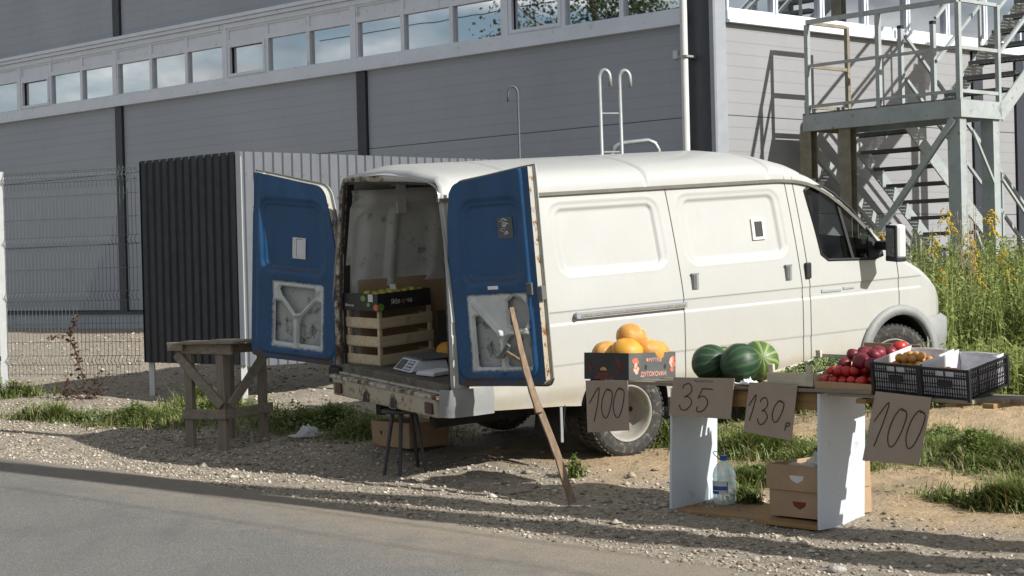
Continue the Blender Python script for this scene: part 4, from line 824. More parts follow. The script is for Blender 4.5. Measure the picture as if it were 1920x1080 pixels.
# ---- rear doors ----
DW, DH = .87, 1.575
HX = [.2]
def hinge_x(z): return HX[0]*np.clip((z-.55)/.95, 0, 1.2)**1.5
def door_bot(x, W): return np.interp(x, [0, .008, .022, .05, .09, W-.05, W-.02, W], [.075, .045, .024, .007, 0, 0, .008, .03])
def door_top(x): return np.interp(x, [0, .012, .03, .055, .09, .3, .87], [1.405, 1.435, 1.458, 1.473, 1.482, 1.50, 1.555])
def polysdf(x, z, poly):
    d = np.full(x.shape, 9.); n = len(poly)
    for i in range(n):
        a = np.array(poly[i]); b_ = np.array(poly[(i+1) % n]); e = b_-a; px, pz = x-a[0], z-a[1]; t = np.clip((px*e[0]+pz*e[1])/(e@e), 0, 1); d = np.minimum(d, np.hypot(px-e[0]*t, pz-e[1]*t))
    return np.where(inpoly(x, z, poly), -d, d)
def rear_door(hy, ang, sg, holes, ribs, label, DW=.87, hz=.722, amp=.12, tilt=3.6):
    HX[0] = amp
    g = .007; xd = np.arange(0, DW+1e-6, g); zd = np.arange(.0, 1.56, g); XD, ZD = np.meshgrid(xd, zd)
    zt = door_top(XD); Zc = np.maximum(np.minimum(ZD, zt), door_bot(XD, DW)); hx = hinge_x(Zc); Xc = hx+(XD)*(DW-hx)/DW
    dep = np.zeros_like(Xc)
    hxm = .55*hinge_x(Zc); s_ = rrect(Xc-hxm*.6, Zc, .17, DW-.13, .745, 1.33, .09); dep += .016*sst(.03, -.01, s_)+.012*sst(-.02, -.045, s_)
    s_ = rrect(Xc, Zc, .05, DW-.06, .045, 1.6, .10); dep += -.012*sst(.012, -.012, s_)
    s_ = rrect(Xc, Zc, .17, .71, .10, .66, .04); dep += .010*sst(.012, -.004, s_)
    for a_, b_ in ribs:
        A = np.array(a_); B = np.array(b_); e = B-A; t = np.clip(((Xc-A[0])*e[0]+(Zc-A[1])*e[1])/(e@e), 0, 1); d = np.hypot(Xc-A[0]-e[0]*t, Zc-A[1]-e[1]*t); dep += -.014*sst(.034, .016, d)
    hs = np.full(Xc.shape, 9.)
    for h in holes: hs = np.minimum(hs, polysdf(Xc, Zc, h)-.018)
    dep = dep+.016*sst(.010, -.002, hs)-.004*sst(.014, .004, np.abs(hs-.014))
    M = TR(-1.53, hy, hz) ; a = ang
    d = Vector((-math.sin(a), -sg*math.cos(a), 0)); nin = Vector((math.cos(a), -sg*math.sin(a), 0))     # inside-facing normal
    Md = Matrix(((d.x, -nin.x, 0, 0), (d.y, -nin.y, 0, 0), (0, 0, 1, 0), (0, 0, 0, 1)))
    M = M @ Md @ Matrix.Rotation(-R(tilt), 4, 'Y')
    o = bpy.data.objects.new('rear_door', None); COL.objects.link(o); o.parent = van; o.matrix_local = M; o['label'] = label
    Vv = np.stack([Xc.ravel(), dep.ravel(), Zc.ravel()], 1); F = gridf(len(xd), len(zd)); hgt = np.abs(Vv[F[:, 0], 2]-Vv[F[:, 3], 2])+np.abs(Vv[F[:, 1], 2]-Vv[F[:, 2], 2]); F = F[hgt > 1e-4]; F = F[hs.ravel()[F].max(1) > -.001]
    npmesh('inner_panel', Vv, F, 'door_paint', o, True)
    # outer skin and edge return
    ol = [(x_, float(door_bot(x_, DW))) for x_ in (.09, .05, .022, .008)]+[(float(hinge_x(np.array([z]))[0]), z) for z in np.linspace(.075, 1.40, 14)]+[(float(hinge_x(np.array([door_top(x)]))[0])+x*(DW-float(hinge_x(np.array([door_top(x)]))[0]))/DW, float(door_top(x))) for x in (.005, .012, .03, .055, .09, .3, .5, .7, DW)]+[(DW, z) for z in np.linspace(1.4, .03, 10)]+[(DW-.02, .008), (DW-.05, 0)]
    n_ = len(ol); V = [(x, .0, z) for x, z in ol]+[(x, .075, z) for x, z in ol]+[(x+(.018 if x > .75 else -.012*(x < .3)), .058, z+(.012 if z > 1.2 else 0)-(.012 if z < .01 else 0)) for x, z in ol]
    F2 = [(i, (i+1) % n_, n_+(i+1) % n_, n_+i) for i in range(n_)]; raw('door_edge', V[:2*n_], F2, 'van_rusty', o)
    V2 = [(x+(.02 if x > .75 else (-.012 if x < .3 else 0)), y, z+(.012 if z > 1.19 else 0)-(.014 if z < .01 else 0)) for y in (.060, .082) for x, z in ol]
    MB().box((.10, .052, .05), (.77, .056, .74)).build('skin_inside', 'skin_inside', o)
    raw('outer_skin', V2, F2+[tuple(range(n_)), tuple(range(2*n_-1, n_-1, -1))], 'van_white', o)
    b = MB(); b.tube([(x+(.02 if x > .75 else (-.012 if x < .3 else 0)), .062, z+(.012 if z > 1.19 else 0)-(.014 if z < .01 else 0)) for x, z in ol]+[(ol[0][0]-.012, .062, 0)], .007, 5); b.build('edge_seal', 'steel_dark', o)
    return o
Lh = [[(.27, .60), (.62, .60), (.60, .56), (.47, .42), (.42, .42), (.28, .555)], [(.225, .16), (.225, .50), (.26, .50), (.40, .36), (.415, .30), (.415, .16)], [(.50, .16), (.50, .30), (.52, .37), (.63, .48), (.675, .48), (.675, .16)]]
# left door in mirrored x (hinge at x=0 is on the picture's right)
ldoor = rear_door(1.90, R(153), 1, Lh, [((.24, .615), (.44, .39)), ((.66, .60), (.46, .39)), ((.452, .40), (.452, .11))], 'far rear door, blue inside with a white notice', .93, .69, .205, 4.4)
rdoor = rear_door(.03, R(203), -1, [[(.235, .15), (.235, .49), (.27, .49), (.40, .36), (.42, .30), (.42, .15)], [(.50, .15), (.50, .31), (.53, .34), (.68, .34), (.69, .15)], [(.545, .44), (.54, .60), (.58, .625), (.64, .61), (.69, .55), (.69, .48), (.65, .42), (.57, .41)]],
                  [((.24, .60), (.45, .37)), ((.47, .38), (.68, .385)), ((.46, .38), (.46, .11))], 'near rear door, blue inside with a hammer on its ledge', .805)
b = MB(); b.box((.385, -.003+.006, .565), (.485, .014, .615)); b.build('latch', 'cab_trim', rdoor)
b = MB(); b.box((.715, -.02, .64), (.765, .0, .73)); b.box((.795, -.004, .60), (.84, .05, .70)); b.build('lock', 'steel_dark', rdoor, bev=.006)
b = MB(); b.box((.84, .01, 1.50), (.88, .05, 1.55)); b.build('lock', 'rust_edge', ldoor); 
MB().box((.38, .009, .86), (.515, .012, 1.035)).build('notice', 'print_white', ldoor); MB().box((.405, .0075, .885), (.470, .0085, 1.015)).build('notice_print', 'scale_body', ldoor)
b = MB(); b.box((.472, .0075, .875), (.475, .0085, 1.022)); b.box((.41, .0075, 1.022), (.475, .0085, 1.025)); b.build('notice_rule', 'ink', ldoor)
MB().box((.38, -.016, .695), (.47, -.0125, .72)).build('sticker', 'paper', rdoor)
b = MB()
for k in range(9): x_ = .505+random.random()*.05; z_ = 1.19-.013*k; w3 = random.uniform(.03, .06); b.bar((x_, .009, z_), (x_+w3*.5, .009, z_+random.uniform(-.012, .012)), .0015, random.uniform(.002, .006)); b.bar((x_+w3*.5, .009, z_), (min(.62, x_+w3), .009, z_+random.uniform(-.014, .010)), .0015, random.uniform(.002, .007))
MB().box((.495, .0105, 1.055), (.625, .013, 1.205)).build('worn_sticker', 'box_side', rdoor); b.build('sticker_marks', 'scale_body', rdoor)['kind'] = 'stuff'
# ---------------- fruit stall ----------------
TM = TR(1.017, 11.782, 0, R(-44.9))
def ztt(s): return .884-.017*max(0, s-.9)
st = thing('stall_table', 'makeshift fruit table of boards laid over two upright pale cabinet sides', 'table', TM)
for s0, w_ in ((0, .018), (1.195, .018)):
    MB().hexa([(s0, 0, -.01 if s0 else .012), (s0+w_, 0, -.01 if s0 else .012), (s0+w_, .49, -.02 if s0 else .03), (s0, .49, -.02 if s0 else .03), (s0+.035 if not s0 else s0+.02, 0, .84), (s0+.035+w_ if not s0 else s0+.02+w_, 0, .84), (s0+w_+.03, .49, .85), (s0+.03, .49, .85)]).build('side_panel', 'laminate', st, bev=.001)
MB().hexa([(-.01, .0, .005), (1.19, .0, -.012), (1.19, .46, .0), (.02, .46, .02), (-.01, .0, .03), (1.19, .0, .014), (1.19, .46, .02), (.02, .46, .045)]).build('bottom_board', 'wood_warm_x', st)
b = MB(); b.box((.06, .03, .735), (1.19, .05, .838)); b.build('apron', 'wood_warm_x', st); b = MB(); b.box((.06, .40, .76), (1.19, .42, .845)); b.build('apron', 'wood_warm_x', st)
for i, (s0, s1, b0, b1, dz) in enumerate(((-.36, 1.62, -.015, .0895, 0), (-.42, 1.55, .09, .1895, .003), (-.34, 1.70, .19, .2895, -.003), (-.30, 1.6, .29, .39, .002))):
    b = MB(); b.hexa([(s0, b0, .858+dz), (s1, b0, .848+dz), (s1, b1, .848+dz), (s0, b1, .858+dz), (s0, b0, .880+dz), (s1, b0, .868+dz), (s1, b1, .868+dz), (s0, b1, .880+dz)]); b.build('board', 'wood_grey_x', st)
for i, (s0, s1, b0, b1) in enumerate(((1.30, 2.30, -.01, .0895), (1.28, 2.44, .09, .1895), (1.30, 2.50, .19, .2895), (1.32, 2.46, .29, .39))):
    b = MB(); b.hexa([(s0, b0, .832), (s1, b0, .812), (s1, b1, .818), (s0, b1, .836), (s0, b0, .850), (s1, b0, .836), (s1, b1, .842), (s0, b1, .855)]); b.build('pallet_slat', 'wood_grey_x', st)
for s0 in (1.50, 2.12, 2.36): MB().box((s0, .0, .79), (s0+.07, .43, .818)).build('pallet_crossbar', 'wood_warm_x', st)

def obox(name, w_, d_, h, t, mat, inner=None, flat=True, bottom=True, rake=0):
    """open box; origin at front-left-bottom, x width, y depth"""
    b = MB(); b.m = 0
    def slab(P): b.hexa(P)
    r = rake
    b.hexa([(0, 0, 0), (w_, 0, 0), (w_, t, 0), (0, t, 0), (-r, -r, h), (w_+r, -r, h), (w_+r, t-r, h), (-r, t-r, h)])
    b.hexa([(0, d_-t, 0), (w_, d_-t, 0), (w_, d_, 0), (0, d_, 0), (-r, d_-t+r, h), (w_+r, d_-t+r, h), (w_+r, d_+r, h), (-r, d_+r, h)])
    b.hexa([(0, t, 0), (t, t, 0), (t, d_-t, 0), (0, d_-t, 0), (-r, t-r, h-.001), (t-r, t-r, h-.001), (t-r, d_-t+r, h-.001), (-r, d_-t+r, h-.001)])
    b.m = 1
    b.hexa([(w_-t, t, 0), (w_, t, 0), (w_, d_-t, 0), (w_-t, d_-t, 0), (w_-t+r, t-r, h-.001), (w_+r, t-r, h-.001), (w_+r, d_-t+r, h-.001), (w_-t+r, d_-t+r, h-.001)])
    b.m = 0
    if bottom: b.box((t, t, .002), (w_-t, d_-t, .008))
    return b
def items(me, name, M0, spots, label, cat, group, labels=None):
    for i, (x, y, z, s, rz, rx) in enumerate(spots):
        link(me if not isinstance(me, list) else me[i % len(me)], name, M0 @ TR(x, y, z, rz, rx, 0, s), None, label=(labels[i] if labels else label), cat=cat, group=group)
# melon box
MX = TM @ TR(-.735, -.01, .884, R(0), R(-1.5))
mb = thing('melon_box', 'black printed cardboard box full of orange melons at the left end of the fruit table', 'box', MX)
b = obox('c', .41, .50, .185, .005, 0); b.build('carton', ['box_black', 'box_side'], mb)
RX = Matrix.Rotation(R(90), 4, 'X'); SIDE_M = Matrix.Rotation(R(90), 4, 'Z') @ RX      # text on the +x face
text('lettering', 'ФРУТТЕШ', .034, 'print_pink', mb, TR(.4115, .265, .122) @ SIDE_M); text('lettering', 'ДУТОКОVАН', .044, 'print_pink', mb, TR(.4115, .26, .022) @ SIDE_M)
def blobs(name, mat, cen, rad, n, sx, sz, face, parent, y0):
    b = MB()
    for k in range(n):
        a = random.uniform(0, 6.28); r = random.random()**.5; cx = cen[0]+math.cos(a)*r*sx; cz = cen[1]+math.sin(a)*r*sz*(1 if math.sin(a) > 0 else 1.2); q = rad*random.uniform(.7, 1.15); P = []
        for i in range(10):
            t = 2*math.pi*i/10; P.append((y0+.0002*k, cx+q*math.cos(t), cz+q*math.sin(t)) if face == 'x' else (cx+q*math.cos(t), y0-.0002*k, cz+q*math.sin(t)))
        b.m = k % 2; b.add(P, [tuple(range(10))])
    return b.build(name, mat, parent)
blobs('printed_grapes', ['print_pink', 'print_red'], (.075, .105), .017, 13, .035, .045, 'x', mb, .411); blobs('printed_grapes', ['print_pink', 'print_red'], (.455, .105), .017, 12, .022, .05, 'x', mb, .411)
blobs('printed_grapes', ['print_dimred', 'lamp_red'], (.315, .105), .018, 14, .035, .05, 'y', mb, -.001); blobs('printed_grapes', ['print_dimred', 'lamp_red'], (.055, .09), .014, 8, .02, .03, 'y', mb, -.001)
b = MB()
for yy in (.18, .385): V = [(.4108, yy+.014*math.cos(t), .085+.019*math.sin(t)) for t in np.linspace(0, 6.28, 12, endpoint=False)]; b.add(V, [tuple(range(12))])
b.build('hand_hole', 'cab_trim', mb)['kind'] = 'stuff'; V = [(.175+.04*math.cos(t), -.0008, .06+.035*abs(math.sin(t))) for t in np.linspace(0, math.pi, 9)]; raw('hand_hole', V, [tuple(range(9))], 'cab_trim', mb)
V = [(.18+.032*math.cos(t), -.0012, .064+.024*abs(math.sin(t))) for t in np.linspace(0, math.pi, 9)]; raw('hole_view', V, [tuple(range(9))], 'melon_skin', mb)
b = MB(); b.box((.12, -.0012, .028), (.235, .0, .045)); b.box((.10, -.0012, .006), (.28, .0, .022)); b.build('print_bars', 'print_dimred', mb)
mel = [sphere_mesh('melon_orange', .1, 'melon_skin', 1, 1, .86, 26, wob=.05, seed=1), sphere_mesh('melon_gold', .1, 'melon_yellow', 1, 1, .84, 26, wob=.05, seed=5)]
ML = ['orange melon at the front left corner of the melon box', 'large yellow-orange melon at the front middle of the melon box', 'highest melon, resting on the others in the melon box', 'round netted orange melon at the right of the box', 'orange melon half hidden at the far right of the box']
for i, (mi_, x, y, z, s) in enumerate(((0, .10, .12, .175, 1.02), (1, .275, .14, .19, 1.12), (0, .215, .26, .285, 1.12), (0, .31, .325, .175, 1.14), (0, .295, .42, .165, 1.05))):
    link(mel[mi_], 'melon', MX @ TR(x, y, z, i*1.3, R(12*i), 0, s), None, label=ML[i], cat='melon', group='melons in the black box')
link(mel[0], 'melon', MX @ TR(.14, .38, .12, 2, 0, 0, 1.0), None, label='orange melon low at the back of the melon box', cat='melon', group='melons in the black box')
# watermelons
wmd = sphere_mesh('watermelon_a', .128, 'watermelon_dark', 1, 1, .97, 30, wob=.03, seed=2); wmp = sphere_mesh('watermelon_b', .128, 'watermelon_pale', 1, 1, .98, 30, wob=.03, seed=9)
for me, s_, b_, r_, lab in ((wmd, .275, .13, .99, 'dark green watermelon beside the black melon box'), (wmd, .530, .12, 1.03, 'largest dark green watermelon, middle of the front pair'), (wmp, .515, .34, 1.05, 'pale yellow-green watermelon next to the grape crate'), (wmp, .20, .37, .88, 'pale watermelon mostly hidden behind the two dark ones')):
    link(me, 'watermelon', TM @ TR(s_, b_, .882+.128*r_*.97, random.random()*6, R(75), R(20), r_), None, label=lab, cat='watermelon', group='watermelons on the stall')
# crumpled rag between watermelons
def crumple(name, M, w_, d_, h, mat, seed, n=16, **k):
    V = []
    for i in range(n+1):
        for j in range(n+1):
            x, y = i/n-.5, j/n-.5; q = mnoise.noise(Vector((x*4+seed, y*4, seed)))+.6*mnoise.noise(Vector((x*11, y*11+seed, seed))); e = max(0, 1-4*(x*x+y*y)); V.append((x*w_*(1+.2*q), y*d_*(1+.2*q), h*(.35+.65*q)*e+.005+max(0, q)*.01))
    o = raw(name, V, [(i*(n+1)+j, (i+1)*(n+1)+j, (i+1)*(n+1)+j+1, i*(n+1)+j+1) for i in range(n) for j in range(n)], mat, None); o.matrix_world = M; return tagobj(o, **k)
crumple('rag', TM @ TR(.66, .03, .884), .13, .10, .05, 'paper', 3, label='crumpled pale rag tucked under the watermelons', cat='rag')
# slatted grape crate
GX = TM @ TR(.845, .0, .884, 0, R(7), R(1.0))
gc = thing('grape_crate', 'thin pale wooden crate of green grapes between watermelons and tomatoes', 'crate', GX)
W_, D_, H_ = .335, .56, .085
MB().box((.0, 0, .006), (W_, .008, H_)).build('slat', 'crate_pale', gc); MB().box((.0, D_, .012), (W_, D_+.008, H_+.02)).build('slat', 'crate_pale', gc)
MB().box((-.008, 0, .008), (0, D_, H_-.005)).build('slat', 'crate_pale', gc); MB().box((W_, 0, .008), (W_+.008, D_, H_-.005)).build('slat', 'crate_pale', gc)
for i, (x, y) in enumerate(((.008, .009), (W_-.04, .009), (.008, D_-.03), (W_-.035, D_-.03))): MB().box((x-.005, y, .0), (x+.03, y+.022, H_+.048)).build('corner_block', 'crate_pale', gc)
MB().box((0, .01, .0), (W_, D_, .006)).build('bottom', 'crate_pale', gc)
bm = bmesh.new(); bmesh.ops.create_icosphere(bm, subdivisions=1, radius=1); gv = np.array([v.co[:] for v in bm.verts]); gf = np.array([[v.index for v in f.verts] for f in bm.faces]); bm.free()
P = []
for k in range(1500):
    x, y = random.uniform(.015, W_-.015), random.uniform(.02, D_-.02); mound = .055*math.exp(-((x-W_*.55)**2/.012+(y-.33)**2/.03)); P.append((x, y, .055+mound+random.uniform(-.012, .008)+.012*mnoise.noise(Vector((x*20, y*20, 0)))))
P = np.array(P); s_ = rng.uniform(.0075, .0105, len(P)); V = gv[None]*s_[:, None, None]+P[:, None]; o = npmesh('grapes', V.reshape(-1, 3), (gf[None]+(np.arange(len(P))*len(gv))[:, None, None]).reshape(-1, 3), 'grape_skin', smooth=True, k=3); o.matrix_world = GX; tagobj(o, 'heap of small green grapes filling the wooden crate', 'grapes', kind='stuff')
b = MB()
for k in range(60):
    x, y = random.uniform(.03, W_-.03), random.uniform(.05, D_-.03); z = .07+.055*math.exp(-((x-W_*.55)**2/.012+(y-.33)**2/.03)); a = random.uniform(0, 6.28); q = random.uniform(.015, .035); c, s2 = math.cos(a)*q, math.sin(a)*q; b.add([(x, y, z), (x+c-s2*.5, y+s2+c*.5, z+.012), (x+1.6*c, y+1.6*s2, z+.004), (x+c+s2*.5, y+s2-c*.5, z+.01)], [(0, 1, 2, 3)])
o = b.build('grape_leaves', 'grape_leaf'); o.matrix_world = GX; tagobj(o, 'dark withered leaves lying among the green grapes', 'leaves', kind='stuff')
# tomato / nectarine box
PX = TM @ TR(1.20, .0, .868, 0, R(7), R(1.8))
tbx = thing('fruit_tray', 'open brown cardboard tray heaped with red tomatoes and dark nectarines', 'tray', PX)
obox('t', .42, .57, .055, .005, 0, rake=.004).build('carton', ['cardboard', 'cardboard'], tbx); MB().box((.0, .565, .055), (.42, .571, .20)).build('raised_flap', 'cardboard', tbx)
MB().hexa([(-.004, .005, .055), (.0, .005, .055), (.0, .55, .055), (-.004, .55, .055), (-.03, .02, .085), (-.026, .02, .085), (-.026, .53, .09), (-.03, .53, .09)]).build('side_flap', 'cardboard', tbx)
tm = sphere_mesh('tomato_a', .034, 'tomato_skin', 1, 1, .86, 18, dent=.18, wob=.06, seed=3); nm = sphere_mesh('nectarine_a', .043, 'nectarine_skin', 1, 1, .93, 18, dent=.12, wob=.04, seed=4)
TS = []
def heap(nx_, ny_, x0, x1, y0, y1, z0, jit):
    o = []
    for j in range(ny_):
        for i in range(nx_): o.append((x0+(x1-x0)*(i+.5*(j % 2))/(nx_-.5)+random.uniform(-jit, jit), y0+(y1-y0)*j/max(1, ny_-1)+random.uniform(-jit, jit), z0+random.uniform(-.004, .004)))
    return o
spT = heap(5, 2, .045, .35, .045, .11, .055, .004)+heap(4, 2, .06, .27, .09, .16, .108, .005)
spN = heap(4, 4, .07, .36, .20, .50, .065, .004)+heap(3, 4, .12, .36, .17, .44, .135, .005)+heap(3, 2, .15, .35, .22, .33, .19, .005)
for sp, me, nm_, lab, grp, sc_ in ((spT, tm, 'tomato', 'bright red tomato in the front rows of the brown cardboard tray', 'tomatoes in the cardboard tray', 1), (spN, nm, 'nectarine', 'dark red nectarine heaped at the back of the brown cardboard tray', 'nectarines in the cardboard tray', 1)):
    for i, (x, y, z) in enumerate(sp): link(me, nm_, PX @ TR(x, y, z, random.random()*6, random.uniform(-.6, .6), random.uniform(-.6, .6), sc_*random.uniform(.9, 1.12)), None, label=lab, cat=nm_, group=grp)
for i, (x, y, z, s) in enumerate(((.255, .15, .165, 1.28), (.30, .27, .195, 1.22), (.20, .27, .19, 1.15), (.345, .13, .15, 1.15), (.34, .45, .20, 1.3))):
    link([nm, nm, nm, nm, tm][i], ['nectarine', 'nectarine', 'nectarine', 'nectarine', 'tomato'][i], PX @ TR(x, y, z, i, .3, .2, s*(1.25 if i == 4 else 1)), None, label=['biggest dark nectarine topping the heap in the tray', 'big nectarine high at the back of the heap', 'nectarine behind the biggest one on the heap', 'nectarine beside the black crate on the heap', 'large glossy red tomato before the raised cardboard flap'][i], cat=['nectarine', 'nectarine', 'nectarine', 'nectarine', 'tomato'][i])
# plastic crates
def pcrate(M, label, big):
    t = thing('plastic_crate', label, 'crate', M, 'black lattice crates of apricots'); w_, d_, h = .318, .44, .188; b = MB()
    def wall(P0, U, n_, skip=None):
        P0, U = Vector(P0), Vector(U); Ln = U.length; d = U/Ln; nn = Vector((d.y, -d.x, 0))
        def bx(a0, a1, z0, z1, t0=0, t1=.006): p = [P0+d*a0+nn*t0, P0+d*a1+nn*t0, P0+d*a1-nn*t1, P0+d*a0-nn*t1]; b.hexa([(q.x, q.y, z0) for q in p]+[(q.x, q.y, z1) for q in p])
        bx(0, Ln, h-.016, h, .006); bx(0, Ln, 0, .012, .004); bx(0, .014, .012, h-.016, .004); bx(Ln-.014, Ln, .012, h-.016, .004)
        bx(.014, Ln-.014, h*.69, h*.69+.010, .003); bx(.014, Ln-.014, h*.36, h*.36+.005, .001); bx(Ln*.5-.003, Ln*.5+.003, .012, h*.69, .001)
        if n_ > 20: bx(Ln*.25-.003, Ln*.25+.003, .012, h-.016, .001); bx(Ln*.75-.003, Ln*.75+.003, .012, h-.016, .001)
        for k in range(1, n_):
            a = .014+(Ln-.028)*k/n_; bx(a-.0018, a+.0018, .012, h*.69)
            if skip is None or not (skip[0] < a < skip[1]): bx(a-.0018, a+.0018, h*.69, h-.016)
        for z in (.038, .092): bx(.014, Ln-.014, z-.0022, z+.0022)
        for z in (.150,):
            if skip: bx(.014, skip[0], z-.0022, z+.0022); bx(skip[1], Ln-.014, z-.0022, z+.0022)
            else: bx(.014, Ln-.014, z-.0022, z+.0022)
        if skip: bx(Ln*.5-.004, Ln*.5+.004, h*.69, h-.016); bx(skip[0]-.004, skip[0], h*.69, h-.016); bx(skip[1], skip[1]+.004, h*.69, h-.016); bx(skip[0]+.02, skip[1]-.015, h*.42, h*.62, .003)
    wall((0, 0, 0), (w_, 0, 0), 18, (.095, .225)); wall((w_, 0, 0), (0, d_, 0), 22); wall((w_, d_, 0), (-w_, 0, 0), 18, (.095, .225)); wall((0, d_, 0), (0, -d_, 0), 22)
    b.build('lattice', 'black_plastic', t); 
    for x in (-.004, w_-.004):
        for y in (-.004, d_-.004): MB().box((x-.004, y-.004, 0), (x+.014, y+.014, h+.002)).build('corner_post', 'black_plastic', t)
    MB().box((.008, .008, .004), (w_-.008, d_-.008, .010)).build('crate_floor', 'black_plastic', t)
    # paper liner
    q = .012; V = []; F = []; n = 12
    def sheet(p0, p1, p2, p3, nu=12, nv=8, amp=.004, s=0):
        o = len(V); p0, p1, p2, p3 = map(Vector, (p0, p1, p2, p3))
        for i in range(nu+1):
            for j in range(nv+1): u, v = i/nu, j/nv; P = p0*(1-u)*(1-v)+p1*u*(1-v)+p2*u*v+p3*(1-u)*v; w2 = amp*(mnoise.noise(P*28+Vector((s, 0, 0)))+.5*mnoise.noise(P*70)); V.append(P+Vector((w2, w2, w2*.7)))
        for i in range(nu):
            for j in range(nv): a = o+i*(nv+1)+j; F.append((a, a+nv+1, a+nv+2, a+1))
    sheet((q, q, .07), (w_-q, q, .07), (w_-q, d_-q, .07), (q, d_-q, .07)); sheet((q, q, .02), (w_-q, q, .02), (w_-q, q+.004, .165), (q, q+.004, .172), s=1); sheet((q, d_-q, .02), (w_-q, d_-q, .02), (w_-q, d_-q, h+.004), (q, d_-q, h+.002), s=2)
    sheet((q, q, .02), (q, d_-q, .02), (q-.002, d_-q, h+.016), (q-.002, q, h+.010), s=3); sheet((w_-q, q, .02), (w_-q, d_-q, .02), (w_-q+.002, d_-q, h+.014), (w_-q+.002, q+.02, h+.004), s=4)
    sheet((q-.002, q, h+.010), (q-.002, d_-q, h+.016), (-.022, d_-q-.02, h-.03), (-.024, q+.03, h-.042), s=5); sheet((q+.02, d_-q, h+.004), (w_-q-.05, d_-q, h+.010), (w_-q-.07, d_+.012, h-.01), (q+.04, d_+.012, h-.014), s=6)
    sheet((w_-q, q, h+.004), (w_-q+.002, d_-q, h+.014), (w_+.004, d_-.05, h+.002), (w_+.004, q+.06, h-.008), s=7)
    raw('paper_liner', V, F, 'tissue', t, smooth=True)
    return t
M1 = TM @ TR(1.628, .0, .862, 0, R(9), R(3.2)); M2 = TM @ TR(1.962, -.005, .842, 0, R(9), R(3.2))
pcrate(M1, 'left black lattice crate, paper-lined, with a heap of mixed apricots', 1); pcrate(M2, 'right black lattice crate, paper-lined, with only a few apricots', 0)
ap = sphere_mesh('apricot_a', .0255, 'apricot_skin', 1, 1, .95, 14, dent=.1, wob=.05, seed=6)
sp1 = heap(5, 6, .06, .26, .05, .34, .110, .006)+heap(4, 5, .08, .24, .07, .30, .152, .006)+heap(3, 3, .11, .22, .12, .24, .192, .006)
for i, (x, y, z) in enumerate(sp1): link(ap, 'apricot', M1 @ TR(x, y, z, random.random()*6, random.random()*3, 0, random.uniform(.88, 1.12)), None, label='apricot in the heap inside the left black crate', cat='apricot', group='apricots in the left black crate')
sp2 = heap(4, 3, .05, .20, .06, .17, .10, .006)+heap(3, 2, .06, .16, .07, .12, .142, .004)
for i, (x, y, z) in enumerate(sp2): link(ap, 'apricot', M2 @ TR(x, y, z, random.random()*6, random.random()*3, 0, random.uniform(1.0, 1.25)), None, label='apricot lying in the near corner of the right black crate', cat='apricot', group='apricots in the right black crate')
# price signs
def spl(P, n=8):
    P = [Vector(p) for p in P]; o = []; Q = [P[0]]+P+[P[-1]]
    for i in range(1, len(Q)-2):
        for k in range(n): t = k/n; a, b_, c, d = Q[i-1], Q[i], Q[i+1], Q[i+2]; o.append(.5*((2*b_)+(c-a)*t+(2*a-5*b_+4*c-d)*t*t+(3*b_-a-3*c+d)*t**3))
    return o+[P[-1]]
GL = {'1': [[(.0, .55), (.42, 1.0), (.38, .6), (.18, .0)]],
      '0': [[(.62, .92), (.40, .98), (.16, .70), (.08, .3), (.22, .03), (.42, .08), (.62, .45), (.70, .82), (.60, .95), (.45, .94)]],
      '3': [[(.10, .82), (.16, .95), (.45, 1.0), (.62, .80), (.52, .62), (.26, .50)], [(.26, .50), (.5, .50), (.70, .30), (.50, .06), (.25, .0), (.08, .10), (.05, .20)]],
      '5': [[(.85, .90), (.30, .92)], [(.30, .92), (.16, .62), (.12, .52)], [(.14, .57), (.42, .62), (.66, .40), (.55, .12), (.28, .0), (.12, .06), (.14, .20)]],
      'р': [[(.06, .0), (.10, .55)], [(.08, .5), (.34, .58), (.40, .42), (.12, .30)]]}
def sign(label, TL, TRc, BR, BL, strokes, top=None):
    t = thing('price_sign', label, 'sign', TM, 'handwritten cardboard price signs'); y = -.028
    c = [Vector((p[0], y-(.018 if i > 1 else 0), p[1])) for i, p in enumerate((TL, TRc, BR, BL))]; th = Vector((0, .004, 0)); V = []
    n = 6
    for k in (0, 1):
        for i in range(n+1):
            for j in range(n+1): u, v = i/n, j/n; p = (c[0]*(1-u)+c[1]*u)*(1-v)+(c[3]*(1-u)+c[2]*u)*v; V.append(p+th*k+Vector((0, -.006*math.sin(u*3.1)*v, 0)))
    m_ = (n+1)**2; F = [(i*(n+1)+j, (i+1)*(n+1)+j, (i+1)*(n+1)+j+1, i*(n+1)+j+1) for i in range(n) for j in range(n)]; F += [tuple(q+m_ for q in f)[::-1] for f in F]
    ed = [i*(n+1) for i in range(n+1)]+[n*(n+1)+j for j in range(1, n+1)]+[i*(n+1)+n for i in range(n-1, -1, -1)]+[j for j in range(n-1, 0, -1)]; F += [(ed[i], ed[(i+1) % len(ed)], ed[(i+1) % len(ed)]+m_, ed[i]+m_) for i in range(len(ed))]
    raw('card', V, F, 'cardboard_grey', t)
    b = MB()
    def pt(u, v): p = (c[0]*(1-u)+c[1]*u)*(1-v)+(c[3]*(1-u)+c[2]*u)*v; return p+Vector((0, -.0015-.006*math.sin(u*3.1)*v, 0))
    for ch, u0, v0, uw, vh in strokes:
        for s_ in GL[ch]:
            pts = [pt(u0+p[0]*uw, v0+vh*(1-p[1])) for p in spl([(a, q, 0) for a, q in s_])]; b.tube(pts, .0032, 6)
    b.build('handwriting', 'ink', t)
    if top: text('lettering', top, .028, 'ink', t, TR((TL[0]+TRc[0])/2-.0, y-.002, TL[1]-.034) @ RX)
